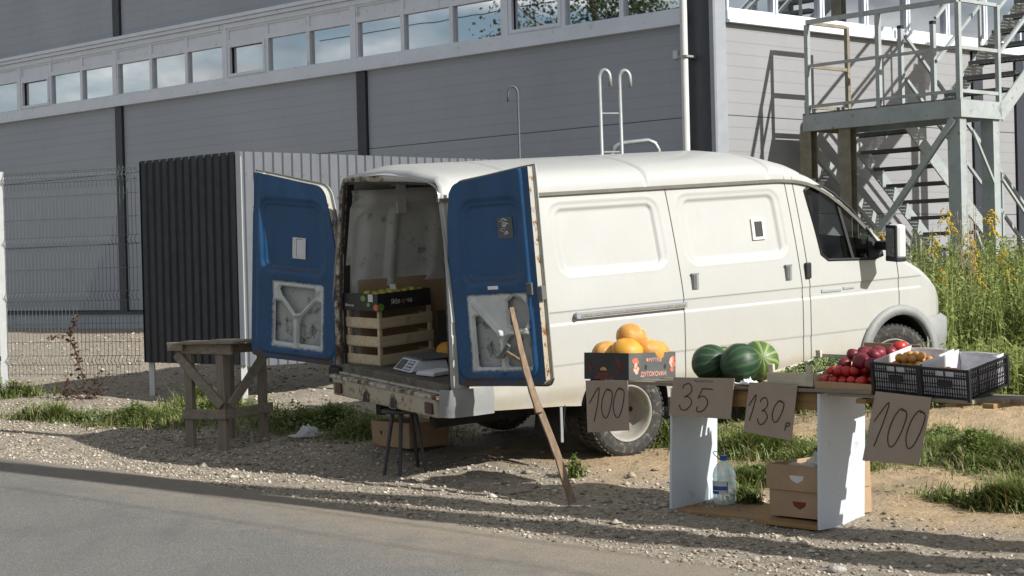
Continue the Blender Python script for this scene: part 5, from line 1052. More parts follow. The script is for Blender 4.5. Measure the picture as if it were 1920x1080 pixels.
sign('square cardboard price sign reading 100 under the melon box', (-.707, .875), (-.318, .885), (-.300, .547), (-.684, .515), [('1', .08, .14, .55, .66), ('0', .34, .16, .42, .58), ('0', .62, .14, .42, .60)])
sign('cardboard price sign reading 35 under the watermelons', (.088, .917), (.595, .922), (.570, .659), (.052, .663), [('3', .15, .16, .30, .68), ('5', .42, .22, .30, .64)], 'ZАГМОТАН')
sign('tilted cardboard price sign reading 130р under the grape crate', (.714, .901), (1.087, .891), (1.045, .544), (.671, .584), [('1', .05, .24, .30, .52), ('3', .26, .28, .30, .52), ('0', .54, .30, .34, .42), ('р', .84, .58, .24, .26)])
sign('largest cardboard price sign reading 100 under the black crates', (1.66, .871), (2.044, .845), (1.962, .448), (1.566, .450), [('1', .08, .14, .46, .64), ('0', .34, .20, .42, .58), ('0', .66, .20, .42, .58)])
# under the table
CB = TM
def carton(label, s0, b0, z0, w_, d_, h, rz, cut):
    t = thing('cardboard_box', label, 'box', TM @ TR(s0, b0, z0, rz), 'brown cardboard boxes under the table'); obox('c', w_, d_, h, .006, 0).build('carton', ['cardboard', 'cardboard'], t)
    V = [(w_*.42, -.001, h*.60), (w_*.68, -.001, h*.60), (w_*.66, -.001, h*.44), (w_*.56, -.001, h*.30), (w_*.45, -.001, h*.42)]; raw('cut_out', V, [tuple(range(5))], cut, t); return t
carton('lower brown cardboard box with a red cut-out, standing on the table base board', .735, .13, .035, .435, .50, .168, R(-2), 'print_dimred'); carton('upper brown cardboard box with a white cut-out holding a crumpled bag', .72, .12, .206, .45, .50, .162, R(-3), 'print_white')
crumple('plastic_bag', TM @ TR(1.0, .33, .33), .42, .34, .12, 'bag_plastic', 8, label='crumpled white plastic bag in the upper cardboard box', cat='bag')
BX = TM @ TR(.20, .345, .040, R(20)); bo = thing('water_bottle', 'big clear plastic water bottle with blue cap and blue label beside the left table side', 'bottle', BX)
b = MB(); pr = [(0, .0), (.062, .0), (.074, .008), (.078, .02), (.078, .05), (.075, .055), (.078, .062), (.078, .085), (.075, .09), (.078, .098), (.078, .118), (.075, .124), (.078, .13), (.0785, .165), (.075, .172), (.079, .185), (.076, .21), (.066, .24), (.050, .268), (.034, .285), (.024, .292), (.022, .300)]; b.lathe(pr, 36); fixn(b.build('body', 'clear_plastic', bo, smooth=True))
b = MB(); b.lathe([(.0, .328), (.024, .328), (.026, .324), (.026, .298), (.022, .296)], 24); b.build('cap', 'print_blue', bo, smooth=False)
b = MB(); b.tube(spl([(-.026, 0, .300), (-.05, -.0, .318), (-.075, 0, .345), (-.06, 0, .353), (.0, 0, .352), (.022, 0, .345), (.026, 0, .315)], 5), .0028, 6); b.build('carry_handle', 'steel_dark', bo)
def arcsheet(r, a0, a1, z0, z1, mat, name, n=14): V = [(r*math.cos(a0+(a1-a0)*k/n), r*math.sin(a0+(a1-a0)*k/n), z) for k in range(n+1) for z in (z0, z1)]; return raw(name, V, [(2*k, 2*k+2, 2*k+3, 2*k+1) for k in range(n)], mat, bo)
arcsheet(.0795, R(-160), R(-55), .075, .160, 'print_blue', 'label'); arcsheet(.0801, R(-150), R(-60), .128, .158, 'print_white', 'label_band'); arcsheet(.0801, R(-100), R(-57), .076, .092, 'print_white', 'label_band'); arcsheet(.0801, R(-160), R(-58), .094, .101, 'scale_body', 'label_band')
b = MB(); b.lathe([(0, .003), (.070, .003), (.0735, .02), (.0735, .078), (0, .079)], 24); 

# ---------------- things in the van ----------------
def slatcrate(M, label, cat='crate'):
    t = thing('slatted_crate', label, cat, M, 'slatted wooden crates stacked in the van'); w_, d_, h = .60, .40, .148
    MB().box((0, 0, .012), (w_, .008, .088)).build('slat', 'crate_wood', t); MB().box((0, d_-.008, .012), (w_, d_, .088)).build('slat', 'crate_wood', t)
    MB().box((-.008, 0.001, .012), (0, d_-.001, .088)).build('slat', 'crate_wood', t); MB().box((w_, .001, .012), (w_+.008, d_-.001, .088)).build('slat', 'crate_wood', t)
    for x, y in ((.001, .009), (w_-.031, .009), (.001, d_-.034), (w_-.031, d_-.034)): MB().box((x, y, 0), (x+.03, y+.025, h)).build('corner_block', 'crate_wood', t)
    MB().box((0, .0, .002), (w_, d_, .010)).build('crate_bottom', 'crate_wood', t); return t
for i, z in enumerate((.718, .868, 1.018)): slatcrate(VM @ TR(-1.375+.006*i, 1.47+.005*i, z, R(14+i)), ('bottom', 'middle', 'topmost')[i]+' slatted wooden crate of the stack under the black apple box')
AX = VM @ TR(-1.40, 1.44, 1.168, R(15)); ab = thing('apple_box', 'black printed apple box on top of the wooden crates inside the van', 'box', AX); obox('a', .60, .42, .14, .005, 0).build('carton', ['box_black', 'box_black'], ab)
text('lettering', 'Ябл', .058, 'print_white', ab, TR(.20, -.0012, .045) @ RX); text('lettering', 'о', .062, 'print_orange', ab, TR(.290, -.0012, .043) @ RX); text('lettering', 'чн', .058, 'print_white', ab, TR(.355, -.0012, .045) @ RX); text('lettering', 'о', .058, 'print_dimred', ab, TR(.43, -.0012, .045) @ RX)
LX = Matrix.Rotation(R(-90), 4, 'Z') @ RX; text('lettering', 'Яблочн', .030, 'print_white', ab, TR(-.0012, .335, .03) @ LX)
b = MB(); 
for (cy, cz, r, m_) in ((.17, .10, .03, 1), (.02, .03, .032, 0), (.11, .05, .02, 1)): b.m = m_; b.add([(-.0015-.0003*m_, cy+r*math.cos(t), cz+r*.8*math.sin(t)) for t in np.linspace(0, 6.28, 12, endpoint=False)], [tuple(range(12))])
for (cx, cz, r, m_) in ((.03, .03, .04, 1),): b.m = m_; b.add([(cx+r*math.cos(t), -.0015, cz+r*.8*math.sin(t)) for t in np.linspace(0, 6.28, 12, endpoint=False)], [tuple(range(12))])
b.build('printed_apples', ['print_red', 'print_green'], ab)['kind'] = 'stuff'
MB().box((-.0016, .055, .075), (-.0004, .11, .135)).build('tag', 'print_white', ab); MB().box((.30, .10, .13), (.304, .17, .19)).build('price_card', 'print_white', ab)
apm = sphere_mesh('apple_a', .036, 'apple_skin', 1, 1, .92, 14, dent=.15, seed=7)
for i in range(14): x, y = .08+(i % 7)*.08, .09+(i//7)*.11; link(apm, 'apple', AX @ TR(x, y, .115+.02*random.random(), i), None, label='yellow-green apple in the black apple box inside the van', cat='apple', group='apples in the van')
MB().box((-.9, 1.72, 1.20), (-.2, 1.725, 1.42))
o = MB().box((-1.38, 1.80, .75), (-.15, 1.806, 1.40)).build('cardboard_sheet', 'cardboard'); o.matrix_world = VM; tagobj(o, 'large brown cardboard sheet leaning on the inner wall of the van', 'cardboard')
o = MB().box((-.25, .9, .72), (-.22, 1.8, 1.62)).build('cardboard_sheet', 'cardboard'); o.matrix_world = VM; tagobj(o, 'brown cardboard sheet upright across the middle of the van hold', 'cardboard')
t = thing('yellow_box', 'dull yellow box deep in the van behind the weighing scale', 'box', VM @ TR(-.75, .95, .718, R(8))); obox('y', .45, .40, .33, .006, 0).build('carton', ['yellow_box', 'yellow_box'], t)
t = thing('jar', 'dark red jar standing beside the apple box in the van', 'jar', VM @ TR(-.74, 1.38, 1.12)); b = MB(); b.lathe([(0, 0), (.035, 0), (.038, .02), (.038, .1), (.03, .12), (0, .12)], 16); b.build('glass_body', 'print_dimred', t, smooth=True); b = MB(); b.lathe([(.032, .12), (.032, .14), (0, .14)], 16); b.build('lid', 'steel_dark', t)
t = thing('dark_carton', 'dark carton stack supporting the red jar behind the crates', 'box', VM @ TR(-.79, 1.25, .718)); MB().box((0, 0, 0), (.3, .3, .40)).build('carton', 'box_black', t)
link(mel[1], 'melon', VM @ TR(-.92, 1.18, .82, 0, 0, 0, .95), None, label='pale yellow melon on the van floor behind the weighing scale', cat='melon')
SX = VM @ TR(-1.42, .885, .722, R(-4)); ws_ = thing('weighing_scale', 'white electronic weighing scale with twin displays on the van floor', 'scale', SX)
b = MB(); b.hexa([(.0, .03, .0), (.34, .03, .0), (.34, .36, .0), (.0, .36, .0), (.085, .05, .088), (.33, .05, .075), (.33, .34, .075), (.085, .34, .088)]); b.build('housing', 'scale_body', ws_, bev=.008)
b = MB(); b.box((.10, .02, .09), (.40, .37, .102)); b.build('tray', 'steel_dark', ws_, bev=.004); b = MB(); b.box((.13, .12, .076), (.30, .26, .09)); b.build('tray_support', 'black_plastic', ws_)
def face(u0, u1, v0, v1, name, mat, o=.002):      # on the sloping front: u across, v up
    def q(u, v): p = Vector((.0, .03+.33*u, 0))*(1-v)+Vector((.085, .05+.29*u, .088))*v; return p+Vector((-.7, 0, .7))*o
    raw(name, [q(u0, v0), q(u1, v0), q(u1, v1), q(u0, v1)], [(0, 1, 2, 3)], mat, ws_)
face(.08, .44, .12, .88, 'display_keys', 'lcd'); face(.52, .92, .12, .88, 'display_panel', 'box_side')
for i in range(4):
    for j in range(3): face(.11+.08*i, .17+.08*i, .18+.24*j, .33+.24*j, 'key', 'scale_body', .003)
for j in range(2): face(.56, .88, .20+.36*j, .46+.36*j, 'screen', 'lcd', .003)
t = thing('booklet', 'pale folded booklet lying beside the scale at the van sill', 'booklet', VM @ TR(-1.40, .58, .723, R(12))); MB().box((0, 0, 0), (.25, .20, .022)).build('pages', 'scale_body', t, bev=.003); MB().box((.01, .0, .0225), (.245, .195, .028)).build('cover', 'paper', t)

# hammer on the door ledge, timber prop
HM = rdoor.matrix_world.copy() if False else VM @ rdoor.matrix_local
ham = thing('hammer', 'old hammer with a wooden handle resting in the near door opening', 'hammer', HM @ TR(.50, -.03, .235))
b = MB(); b.bar((-.045, 0, -.03), (.035, 0, .06), .032, .034, up=(0, 1, 0)); b.build('head', 'steel_dark', ham, bev=.004); b = MB(); b.bar((.0, 0, .01), (.165, .005, -.085), .026, .022, up=(0, 1, 0)); b.build('handle', 'wood_prop', ham, bev=.005)
pr_ = thing('timber_prop', 'long split timber prop leaning from the ground against the near rear door', 'prop', TR(0, 0, 0))
top = HM @ Vector((.585, -.035, .56)); foot = Vector((.385, 12.17, gz(.385, 12.17)-.02)); mid = foot+(top-foot)*.555+Vector((-.035, -.02, 0))
b = MB(); b.add([], []); d = mid-foot; 
def taper(b, a, c, w0, h0, w1, h1, n=10, seed=0, bend=.0):
    a, c = Vector(a), Vector(c); d = (c-a); dn = d.normalized(); x = dn.cross(Vector((.35, -1, 0))).normalized(); y = x.cross(dn); V = []
    for i in range(n+1):
        t = i/n; p = a+d*t+x*(.006*mnoise.noise(Vector((t*6, seed, 0)))+bend*math.sin(math.pi*t)); w_, h_ = (w0+(w1-w0)*t)/2*(1+.1*mnoise.noise(Vector((t*11, seed+3, 0)))), (h0+(h1-h0)*t)/2
        V += [p-x*w_-y*h_, p+x*w_-y*h_*.9, p+x*w_+y*h_, p-x*w_+y*h_]
    o = len(b.V); b.add(V, [(4*i+k, 4*i+(k+1) % 4, 4*i+4+(k+1) % 4, 4*i+4+k) for i in range(n) for k in range(4)]+[(0, 1, 2, 3), (4*n, 4*n+1, 4*n+2, 4*n+3)])
b = MB(); taper(b, foot, mid, .050, .03, .044, .028, seed=1, bend=.014); b.build('lower_timber', 'wood_prop', pr_)
b = MB(); taper(b, mid-(top-foot)*.09+Vector((.0, -.028, .0)), top, .050, .032, .030, .022, seed=5, bend=-.012); b.build('upper_timber', 'wood_prop', pr_)

# ---------------- trestle, stool, box and litter ----------------
def gpt(x, y): return float(gz(x, y))
tr = thing('wooden_trestle', 'rough grey wooden stand with diagonal braces at the left of the van', 'trestle', TR(-2.53, 15.27, 0))
da, db = Vector((math.cos(R(152)), math.sin(R(152)), 0)), Vector((math.cos(R(52)), math.sin(R(52)), 0)); LA, LB = .36, .47
cor = {'n': Vector((0, 0, 0)), 'a': da*LA, 'b': db*LB, 'ab': da*LA+db*LB}
for k, c in cor.items():
    g0 = gpt(-2.53+c.x, 15.27+c.y)-.02; b = MB(); hw = .042 if k in 'na' else .035; L1 = da*hw; L2 = db*.022
    P = [c-L1-L2, c+L1-L2, c+L1+L2, c-L1+L2]; 
    tl = (Vector((0, 0, 0)) if k != 'n' else Vector((-.012, 0, 0))); b.hexa([(p.x, p.y, g0) for p in P]+[(p.x+tl.x, p.y, 1.05) for p in P]); b.build('leg', 'wood_grey_z', tr, bev=.003)
def plank(a, b_, w_, t_, nm, mat='wood_grey_x', up=(0, 0, 1)): bb = MB(); bb.bar(a, b_, t_, w_, up=up); return bb.build(nm, mat, tr, bev=.003)
oA = -db*.035; oB = -da*.06
z_ = lambda v, z: Vector((v.x, v.y, z))
plank(z_(cor['n']+oA-da*.06, .475), z_(cor['a']+oA+da*.05, .47), .085, .024, 'lower_rail'); plank(z_(cor['n']+oB-db*.03, .475), z_(cor['b']+oB+db*.05, .50), .085, .024, 'lower_rail')
plank(z_(cor['n']+oA*1.2-da*.02, .545), z_(cor['a']+oA*1.2+da*.10, 1.0), .085, .024, 'brace'); plank(z_(cor['n']+oB*1.3-db*.0, .545), z_(cor['b']+oB*1.3-db*.05, .97), .085, .024, 'brace')
plank(z_(cor['n']+oA-da*.14, 1.035), z_(cor['a']+oA+da*.06, 1.045), .085, .026, 'top_rail'); plank(z_(cor['a']+oB*-1-db*.03, 1.04), z_(cor['ab']-oB+db*.04, 1.04), .08, .024, 'top_rail'); plank(z_(cor['n']+oB*.6+db*.02, 1.04), z_(cor['b']+oB*.6+db*.06, 1.04), .08, .024, 'top_rail')
for i, q in enumerate((-.05, .10, .25, .40)):
    a = da*(LA+.16-.02*i)+db*(q+.02); c = -da*(.20-.03*(i % 2))+db*(q+.02); bb = MB(); bb.bar((a.x, a.y, 1.092+.004*(i % 2)), (c.x, c.y, 1.096+.004*(i % 2)), .142, .02); bb.build('top_plank', 'wood_grey_x', tr, bev=.002)
bb = MB(); a = da*(LA+.14)-db*.09; c = da*(LA-.02)-db*.09; bb.bar((a.x, a.y, 1.055), (c.x, c.y, 1.055), .03, .05); bb.build('end_block', 'wood_grey_x', tr)
stx, sty = -.865, 13.70; g0 = gpt(stx, sty)
so_ = thing('stool', 'small black wooden stool under the rear bumper of the van', 'stool', TR(stx, sty, g0, R(10)))
b = MB(); b.lathe([(0, .455), (.17, .455), (.178, .462), (.178, .478), (.17, .486), (0, .486)], 28); fixn(b.build('seat', 'stool_paint', so_))
for i, a in enumerate((R(200), R(250), R(-35), R(50))):
    b = MB(); c, s_ = math.cos(a), math.sin(a); b.tube([(c*.185, s_*.185, -.02), (c*.10, s_*.10, .456)], [.013, .017], 8); b.build('leg', 'stool_paint', so_)
cx_, cy_ = -1.21, 14.90; t = thing('open_carton', 'open brown cardboard box on the ground in the shade behind the stool', 'box', TR(cx_, cy_, gpt(cx_, cy_)-.005, R(-50))); obox('o', .52, .40, .21, .006, 0, rake=.01).build('carton', ['cardboard', 'cardboard'], t); b = MB(); b.box((.12, -.0085, .1), (.145, -.005, .13)); b.build('hand_hole', 'cab_trim', t)
bgx, bgy = -1.82, 15.50; crumple('litter_bag', TR(bgx, bgy, gpt(bgx, bgy)+.01, .4), .34, .22, .14, 'bag_plastic', 12, label='crumpled clear plastic bag lying in the shade by the trestle', cat='bag')
px_, py_ = -4.45, 17.9
MB()
o = MB().hexa([(0, 0, 0), (.12, .02, 0), (.11, .05, .0), (-.01, .03, 0), (0, 0, .05), (.12, .02, .055), (.11, .05, .055), (-.01, .03, .05)]).build('litter_scrap', 'paper'); o.matrix_world = TR(-4.12, 17.1, gpt(-4.12, 17.1)); tagobj(o, 'small white scrap of litter at the grass edge', 'litter')
for i, (x, y) in enumerate(((.0, 12.66), (-.05, 12.60), (1.3, 10.2))):
    o = MB().hexa([(0, 0, 0), (.10, .01, 0), (.12, .035, 0), (.01, .03, 0), (0, 0, .008), (.10, .01, .012), (.12, .035, .01), (.01, .03, .008)]).build('wood_chip', 'wood_prop'); o.matrix_world = TR(x, y, gpt(x, y)+.004, i*.7); tagobj(o, ('pale wood chip in the shadow left of the timber prop', 'pale wood splinter beside another chip near the prop', 'pale wood chip on the gravel before the table')[i], 'wood chip')
sx_, sy_ = 1.80, 9.97; sm = sphere_mesh('rock', .06, 'concrete_pole', 1, .7, .45, 10, wob=.5, seed=3); link(sm, 'rock', TR(sx_, sy_, gpt(sx_, sy_)+.01), None, label='fist-sized grey rock on the gravel near the road edge', cat='rock')

# ---------------- vegetation ----------------
def blades(name, mat, regs, n, hmin, hmax, wd_=.006, lean_=.5, label=None, yaw=None):
    g, u = [], []
    V = []; F = []; tot = 0
    P = []
    for (cx, cy, rx, ry, rot, wgt) in regs:
        k = int(n*wgt); a = rng.uniform(0, 6.28, k); r = np.minimum(np.abs(rng.normal(0, .62, k)), 1.7); x = r*np.cos(a)*rx; y = r*np.sin(a)*ry; c, s_ = math.cos(rot), math.sin(rot); X_, Y_ = cx+x*c-y*s_, cy+x*s_+y*c; fall = np.exp(-r*r*.9)*.75+.15; kk = rng.random(k) < (vnoise(X_, Y_, 5, 11)*1.3+.1)*fall+.05; P.append(np.stack([X_[kk], Y_[kk], fall[kk]], 1))
    P = np.concatenate(P); n = len(P); z = gz(P[:, 0], P[:, 1]); cl = vnoise(P[:, 0], P[:, 1], 9, 21); h = hmin*.5+(hmax*1.25-hmin*.5)*rng.random(n)**1.9*(P[:, 2]*.6+.4)*(.3+1.3*vnoise(P[:, 0], P[:, 1], 3.3, 5)); a = rng.uniform(-1.3, 1.3, n)+cl*12.56; dx, dy = np.cos(a), np.sin(a); ln = rng.uniform(.1, lean_, n)*h; w_ = wd_*rng.uniform(.6, 1.3, n)
    b0 = np.stack([P[:, 0], P[:, 1], z-.005], 1); px2 = np.stack([-dy, dx, 0*dx], 1)*w_[:, None]; m1 = b0+np.stack([dx*ln*.35, dy*ln*.35, h*.6], 1); tp = b0+np.stack([dx*ln, dy*ln, h], 1)
    V = np.stack([b0-px2, b0+px2, m1+px2*.8, m1-px2*.8, tp+px2*.15, tp-px2*.15], 1).reshape(-1, 3); i = np.arange(n)[:, None]*6; F = np.concatenate([i+np.array([[0, 1, 2, 3]]), i+np.array([[3, 2, 4, 5]])]); o = npmesh(name, V, F, mat); return tagobj(o, label, 'grass' if label else None, kind='stuff')
GR = [(-3.55, 16.9, .75, .28, R(-25), .7), (-2.95, 17.15, .55, .36, R(-20), 1.1), (-4.5, 17.35, .9, .15, R(-30), .25), (-1.75, 16.1, .75, .45, R(-25), 1.1), (-1.15, 15.5, .6, .45, R(-30), .9), (-5.5, 19.3, .5, .15, 0, .12), (-3.2, 17.9, .5, .2, 0, .15), (.43, 13.05, .09, .07, 0, .03)]
blades('grass_left', 'grass_blade', GR, 9000, .05, .15, .0055, 1.3, 'green grass growing in a strip under the trestle and shed')
def cover(name, mat, regs, n, hmax, lsz, label):
    P = []
    for (cx, cy, rx, ry, rot, wgt) in regs:
        k = int(n*wgt); a = rng.uniform(0, 6.28, k); r = np.minimum(np.abs(rng.normal(0, .62, k)), 1.7); x = r*np.cos(a)*rx; y = r*np.sin(a)*ry; c, s_ = math.cos(rot), math.sin(rot); X_, Y_ = cx+x*c-y*s_, cy+x*s_+y*c; f = np.exp(-r*r); kk = rng.random(k) < (vnoise(X_, Y_, 6, 31)*1.5-.1)*(f*.8+.2); P.append(np.stack([X_[kk], Y_[kk], f[kk]], 1))
    P = np.concatenate(P); n = len(P); h = hmax*rng.random(n)**1.3*(.25+P[:, 2]*.9*vnoise(P[:, 0], P[:, 1], 5, 31)*1.5); B = np.stack([P[:, 0], P[:, 1], gz(P[:, 0], P[:, 1])+h], 1); ph = rng.uniform(0, 6.28, n); el = rng.uniform(-.5, .9, n); L_ = lsz*rng.uniform(.5, 1.4, n)
    D = np.stack([np.cos(ph)*np.cos(el), np.sin(ph)*np.cos(el), np.sin(el)], 1)*L_[:, None]; W = np.stack([-np.sin(ph), np.cos(ph), rng.uniform(-.6, .6, n)], 1)*(L_*.32)[:, None]
    V = np.stack([B, B+D*.5+W, B+D, B+D*.5-W], 1).reshape(-1, 3); o = npmesh(name, V, np.arange(len(V)).reshape(-1, 4), mat); return tagobj(o, label, 'plants', kind='stuff')
cover('ground_cover', 'grass_blade', GR, 14000, .17, .028, 'low leafy green weeds in the strip behind the shoulder')
RGR = [(1.95, 13.6, .55, .32, R(-20), .7), (2.3, 12.95, .4, .2, R(-20), .35), (1.72, 12.55, .28, .14, R(-20), .4), (3.35, 13.0, .85, .42, R(-48), 1.5), (3.9, 12.5, .7, .5, R(-48), 1.1), (3.1, 13.6, .4, .3, 0, .5), (3.2, 11.35, .55, .12, R(-40), .5), (3.7, 15.8, 1.6, .9, R(10), 1.2), (1.5, 14.3, .5, .5, 0, .3), (1.25, 14.2, .25, .2, 0, .2), (2.15, 12.0, .15, .06, 0, .08), (1.55, 11.9, .12, .05, 0, .05)]
blades('grass_right', 'grass_blade', RGR, 12000, .045, .15, .0055, 1.3, 'tufts of green grass on the sandy soil behind the fruit stall')
cover('ground_cover', 'grass_blade', RGR, 15000, .15, .028, 'low leafy green weeds on the sandy soil at right')
cover('ground_cover', 'weed_dark', RGR+GR, 6000, .12, .035, 'darker low weeds between the grass tufts')
blades('dry_grass', 'grass_dry', [(x, y, rx*1.25, ry*1.3, r, w_*.5) for x, y, rx, ry, r, w_ in RGR+GR], 7000, .05, .15, .0035, 1.2, 'dry straw-coloured grass mixed among the green tufts')
# dry leaves and twigs along the shoulder
n = 1400; g = rng.uniform(-.1, 3.2, n); u = rng.uniform(4, 17, n); lx, ly = XY(g, u); a = rng.uniform(0, 6.28, n); q = rng.uniform(.008, .028, n); asp = np.where(rng.random(n) < .4, .12, .6); c = np.stack([lx, ly, gz(lx, ly)+.008], 1)
d1 = np.stack([np.cos(a), np.sin(a), rng.uniform(-.2, .5, n)], 1)*q[:, None]*np.where(asp < .2, 2.2, 1)[:, None]; d2 = np.stack([-np.sin(a), np.cos(a), rng.uniform(-.3, .3, n)], 1)*(q*asp)[:, None]
V = np.stack([c-d1, c+d2, c+d1, c-d2], 1).reshape(-1, 3); tagobj(npmesh('leaf_litter', V, np.arange(len(V)).reshape(-1, 4), 'litter_leaf'), 'dry leaves and bits of straw scattered over the shoulder', 'litter', kind='stuff')
# tall weeds behind the van nose
def weedfield(name, mat, n, box, hmin, hmax, lsz, label, lpp=16):
    x = rng.uniform(box[0], box[1], n); y = rng.uniform(box[2], box[3], n); z = gz(x, y); h = rng.uniform(hmin, hmax, n)*(.65+.55*vnoise(x, y, .9, 3)); V = []; F = []
    a = rng.uniform(0, 6.28, n); lx, ly = np.cos(a)*h*.12, np.sin(a)*h*.12; k = lpp; t = rng.uniform(.12, 1, (n, k)); ph = rng.uniform(0, 6.28, (n, k)); L_ = lsz*rng.uniform(.6, 1.3, (n, k))*(1.15-.5*t); el = rng.uniform(-.7, 1.0, (n, k))
    B = np.stack([x[:, None]+lx[:, None]*t**2, y[:, None]+ly[:, None]*t**2, z[:, None]+h[:, None]*t], 2); D = np.stack([np.cos(ph)*np.cos(el), np.sin(ph)*np.cos(el), np.sin(el)], 2)*L_[..., None]; W = np.stack([-np.sin(ph), np.cos(ph), rng.uniform(-.7, .7, (n, k))], 2)*(L_*.17)[..., None]
    dr = np.zeros_like(D); dr[..., 2] = -L_*.25; V = np.stack([B, B+D*.5+W, B+D+dr, B+D*.5-W], 2).reshape(-1, 3); F = np.arange(len(V)).reshape(-1, 4)
    S0 = np.stack([x, y, z-.02], 1); S1 = S0+np.stack([lx, ly, h], 1); w2 = np.array([.0035, .002, 0]); sv = np.stack([S0-w2, S0+w2, S1+w2*.5, S1-w2*.5], 1).reshape(-1, 3); sf = np.arange(len(sv)).reshape(-1, 4)+len(V)
    o = npmesh(name, np.concatenate([V, sv]), np.concatenate([F, sf]), mat); return tagobj(o, label, 'weeds', kind='stuff')
weedfield('weed_thicket', 'weed_leaf', 4200, (3.9, 8.0, 16.2, 20.8), .5, 1.25, .085, 'dense green weed thicket between the van nose and the fire escape', 34)
weedfield('low_weeds', 'weed_dark', 1500, (3.8, 8.2, 16.8, 21.2), .35, .9, .12, 'darker low weeds at the foot of the thicket', 16)
weedfield('meadow_weeds', 'weed_leaf', 2600, (3.4, 6.5, 14.4, 16.8), .2, .6, .09, 'waist-low green weeds on the slope behind the black crates', 14)
weedfield('weed_thicket', 'weed_leaf', 260, (2.0, 3.9, 18.6, 20.6), .6, 1.1, .12, 'weeds standing behind the van cab', 18)
def goldenrod(seed, h, fl):
    r = random.Random(seed); st_ = MB(); lf = MB(); fw = MB(); top = Vector((r.uniform(-.06, .06), r.uniform(-.06, .06), h)); st_.tube([Vector((0, 0, 0)), top*.5+Vector((.01, 0, 0)), top], [.005, .004, .002], 5)
    for k in range(46):
        t = r.uniform(.08, .95); p = top*t; a = r.uniform(0, 6.28); L_ = r.uniform(.06, .13)*(1.2-.6*t); d = Vector((math.cos(a), math.sin(a), .35)).normalized()*L_; w2 = Vector((-math.sin(a), math.cos(a), 0))*L_*.12; lf.add([p, p+d*.5+w2, p+d+Vector((0, 0, -L_*.3)), p+d*.5-w2], [(0, 1, 2, 3)])
    for k in range(fl):
        a = r.uniform(0, 6.28); t = r.uniform(.80, 1.0); p = top*t; L_ = r.uniform(.06, .17)*(1.5-t); q = [p+Vector((math.cos(a), math.sin(a), .5-1.1*s*s))*L_*s*1.0+Vector((0, 0, 0)) for s in (0, .3, .6, .85, 1.)]
        st_.tube(q, .0012, 3, caps=False)
        for s in range(16):
            u = r.uniform(.25, 1); i = min(3, int(u*4)); c = q[i].lerp(q[i+1], u*4-i if u < 1 else 1)+Vector((r.uniform(-.008, .008), r.uniform(-.008, .008), r.uniform(0, .014))); e = r.uniform(.005, .010); fw.add([c+Vector((e, 0, 0)), c+Vector((0, e, 0)), c+Vector((-e, 0, 0)), c+Vector((0, -e, 0)), c+Vector((0, 0, e)), c-Vector((0, 0, e*.6))], [(0, 1, 4), (1, 2, 4), (2, 3, 4), (3, 0, 4), (1, 0, 5), (2, 1, 5), (3, 2, 5), (0, 3, 5)])
    return [bpy.data.objects.new('x', None), st_, lf, fw]
proto = []
for sd_, h, fl in ((1, 1.35, 20), (2, 1.15, 24), (3, 1.45, 16)):
    _, a, b_, c = goldenrod(sd_, h, fl); ms_ = []
    for mb_, nme, mt in ((a, 'stem', 'weed_leaf'), (b_, 'leaf', 'weed_leaf'), (c, 'flower_head', 'flower_yellow')):
        o = mb_.build(nme, mt); ms_.append((nme, o.data)); bpy.data.objects.remove(o)
    proto.append(ms_)
GP = [(3.98, 18.9, 1.0), (4.15, 19.2, .95), (4.55, 19.0, .92), (4.75, 18.4, .98), (4.95, 18.9, .95), (5.05, 17.8, .72), (5.2, 18.5, .85), (5.25, 17.3, .55), (5.5, 18.2, 1.0), (5.55, 18.7, 1.08), (5.0, 17.2, .5), (4.7, 17.6, .7), (5.8, 18.1, .95), (5.9, 18.6, .9), (3.05, 19.2, 1.02), (2.85, 19.4, .98), (2.95, 19.0, .88), (4.85, 19.4, 1.1), (5.3, 19.2, 1.12), (4.5, 18.2, .86), (5.62, 16.7, .5), (5.45, 17.5, .75)]
h_of = lambda s: s > .8
for i, (x, y, s) in enumerate(GP):
    lab = 'goldenrod plant with yellow flower plumes seen through the van window' if x < 3.5 else ('tall' if h_of(s) else 'short')+' goldenrod plant with yellow flower plumes '+('just beyond the van nose' if x < 4.7 else 'among the fire escape posts' if y > 18.3 else 'in front of the fire escape posts')
    t = thing('goldenrod', lab, 'plant', TR(x, y, gpt(x, y)-.02, i*1.1, 0, 0, s), 'goldenrod seen through the van window' if x < 3.5 else 'goldenrod before the fire escape')
    for nme, me in proto[i % 3]: link(me, nme, Matrix.Identity(4), t, kind=None if nme == 'stem' else 'stuff')
# dry brown plant at the fence
dpx, dpy = -4.60, 18.75; t = thing('dead_plant', 'withered brown plant with curled leaves in front of the mesh fence', 'plant', TR(dpx, dpy, gpt(dpx, dpy)))
b = MB(); lf = MB()
def dl(p, q): 
    a = random.uniform(0, 6.28); e = random.uniform(-.8, .5); d = Vector((math.cos(a)*math.cos(e), math.sin(a)*math.cos(e), math.sin(e)))*q; w2 = Vector((-math.sin(a), math.cos(a), random.uniform(-.5, .5)))*q*.45; n_ = d.cross(w2).normalized()*q*.25; lf.add([p, p+d*.4+w2+n_, p+d+n_*.3, p+d*.5-w2+n_, p+d*.5-n_], [(0, 1, 4), (1, 2, 4), (2, 3, 4), (3, 0, 4)])
P = spl([(.05, 0, 0), (.0, 0, .25), (-.06, 0, .5), (-.12, .0, .68), (-.05, 0, .86)], 6); b.tube(P, .006, 5)
for p in P[2:]:
    for k in range(3): dl(p+Vector((random.uniform(-.03, .03), random.uniform(-.03, .03), random.uniform(-.03, .03))), random.uniform(.03, .065))
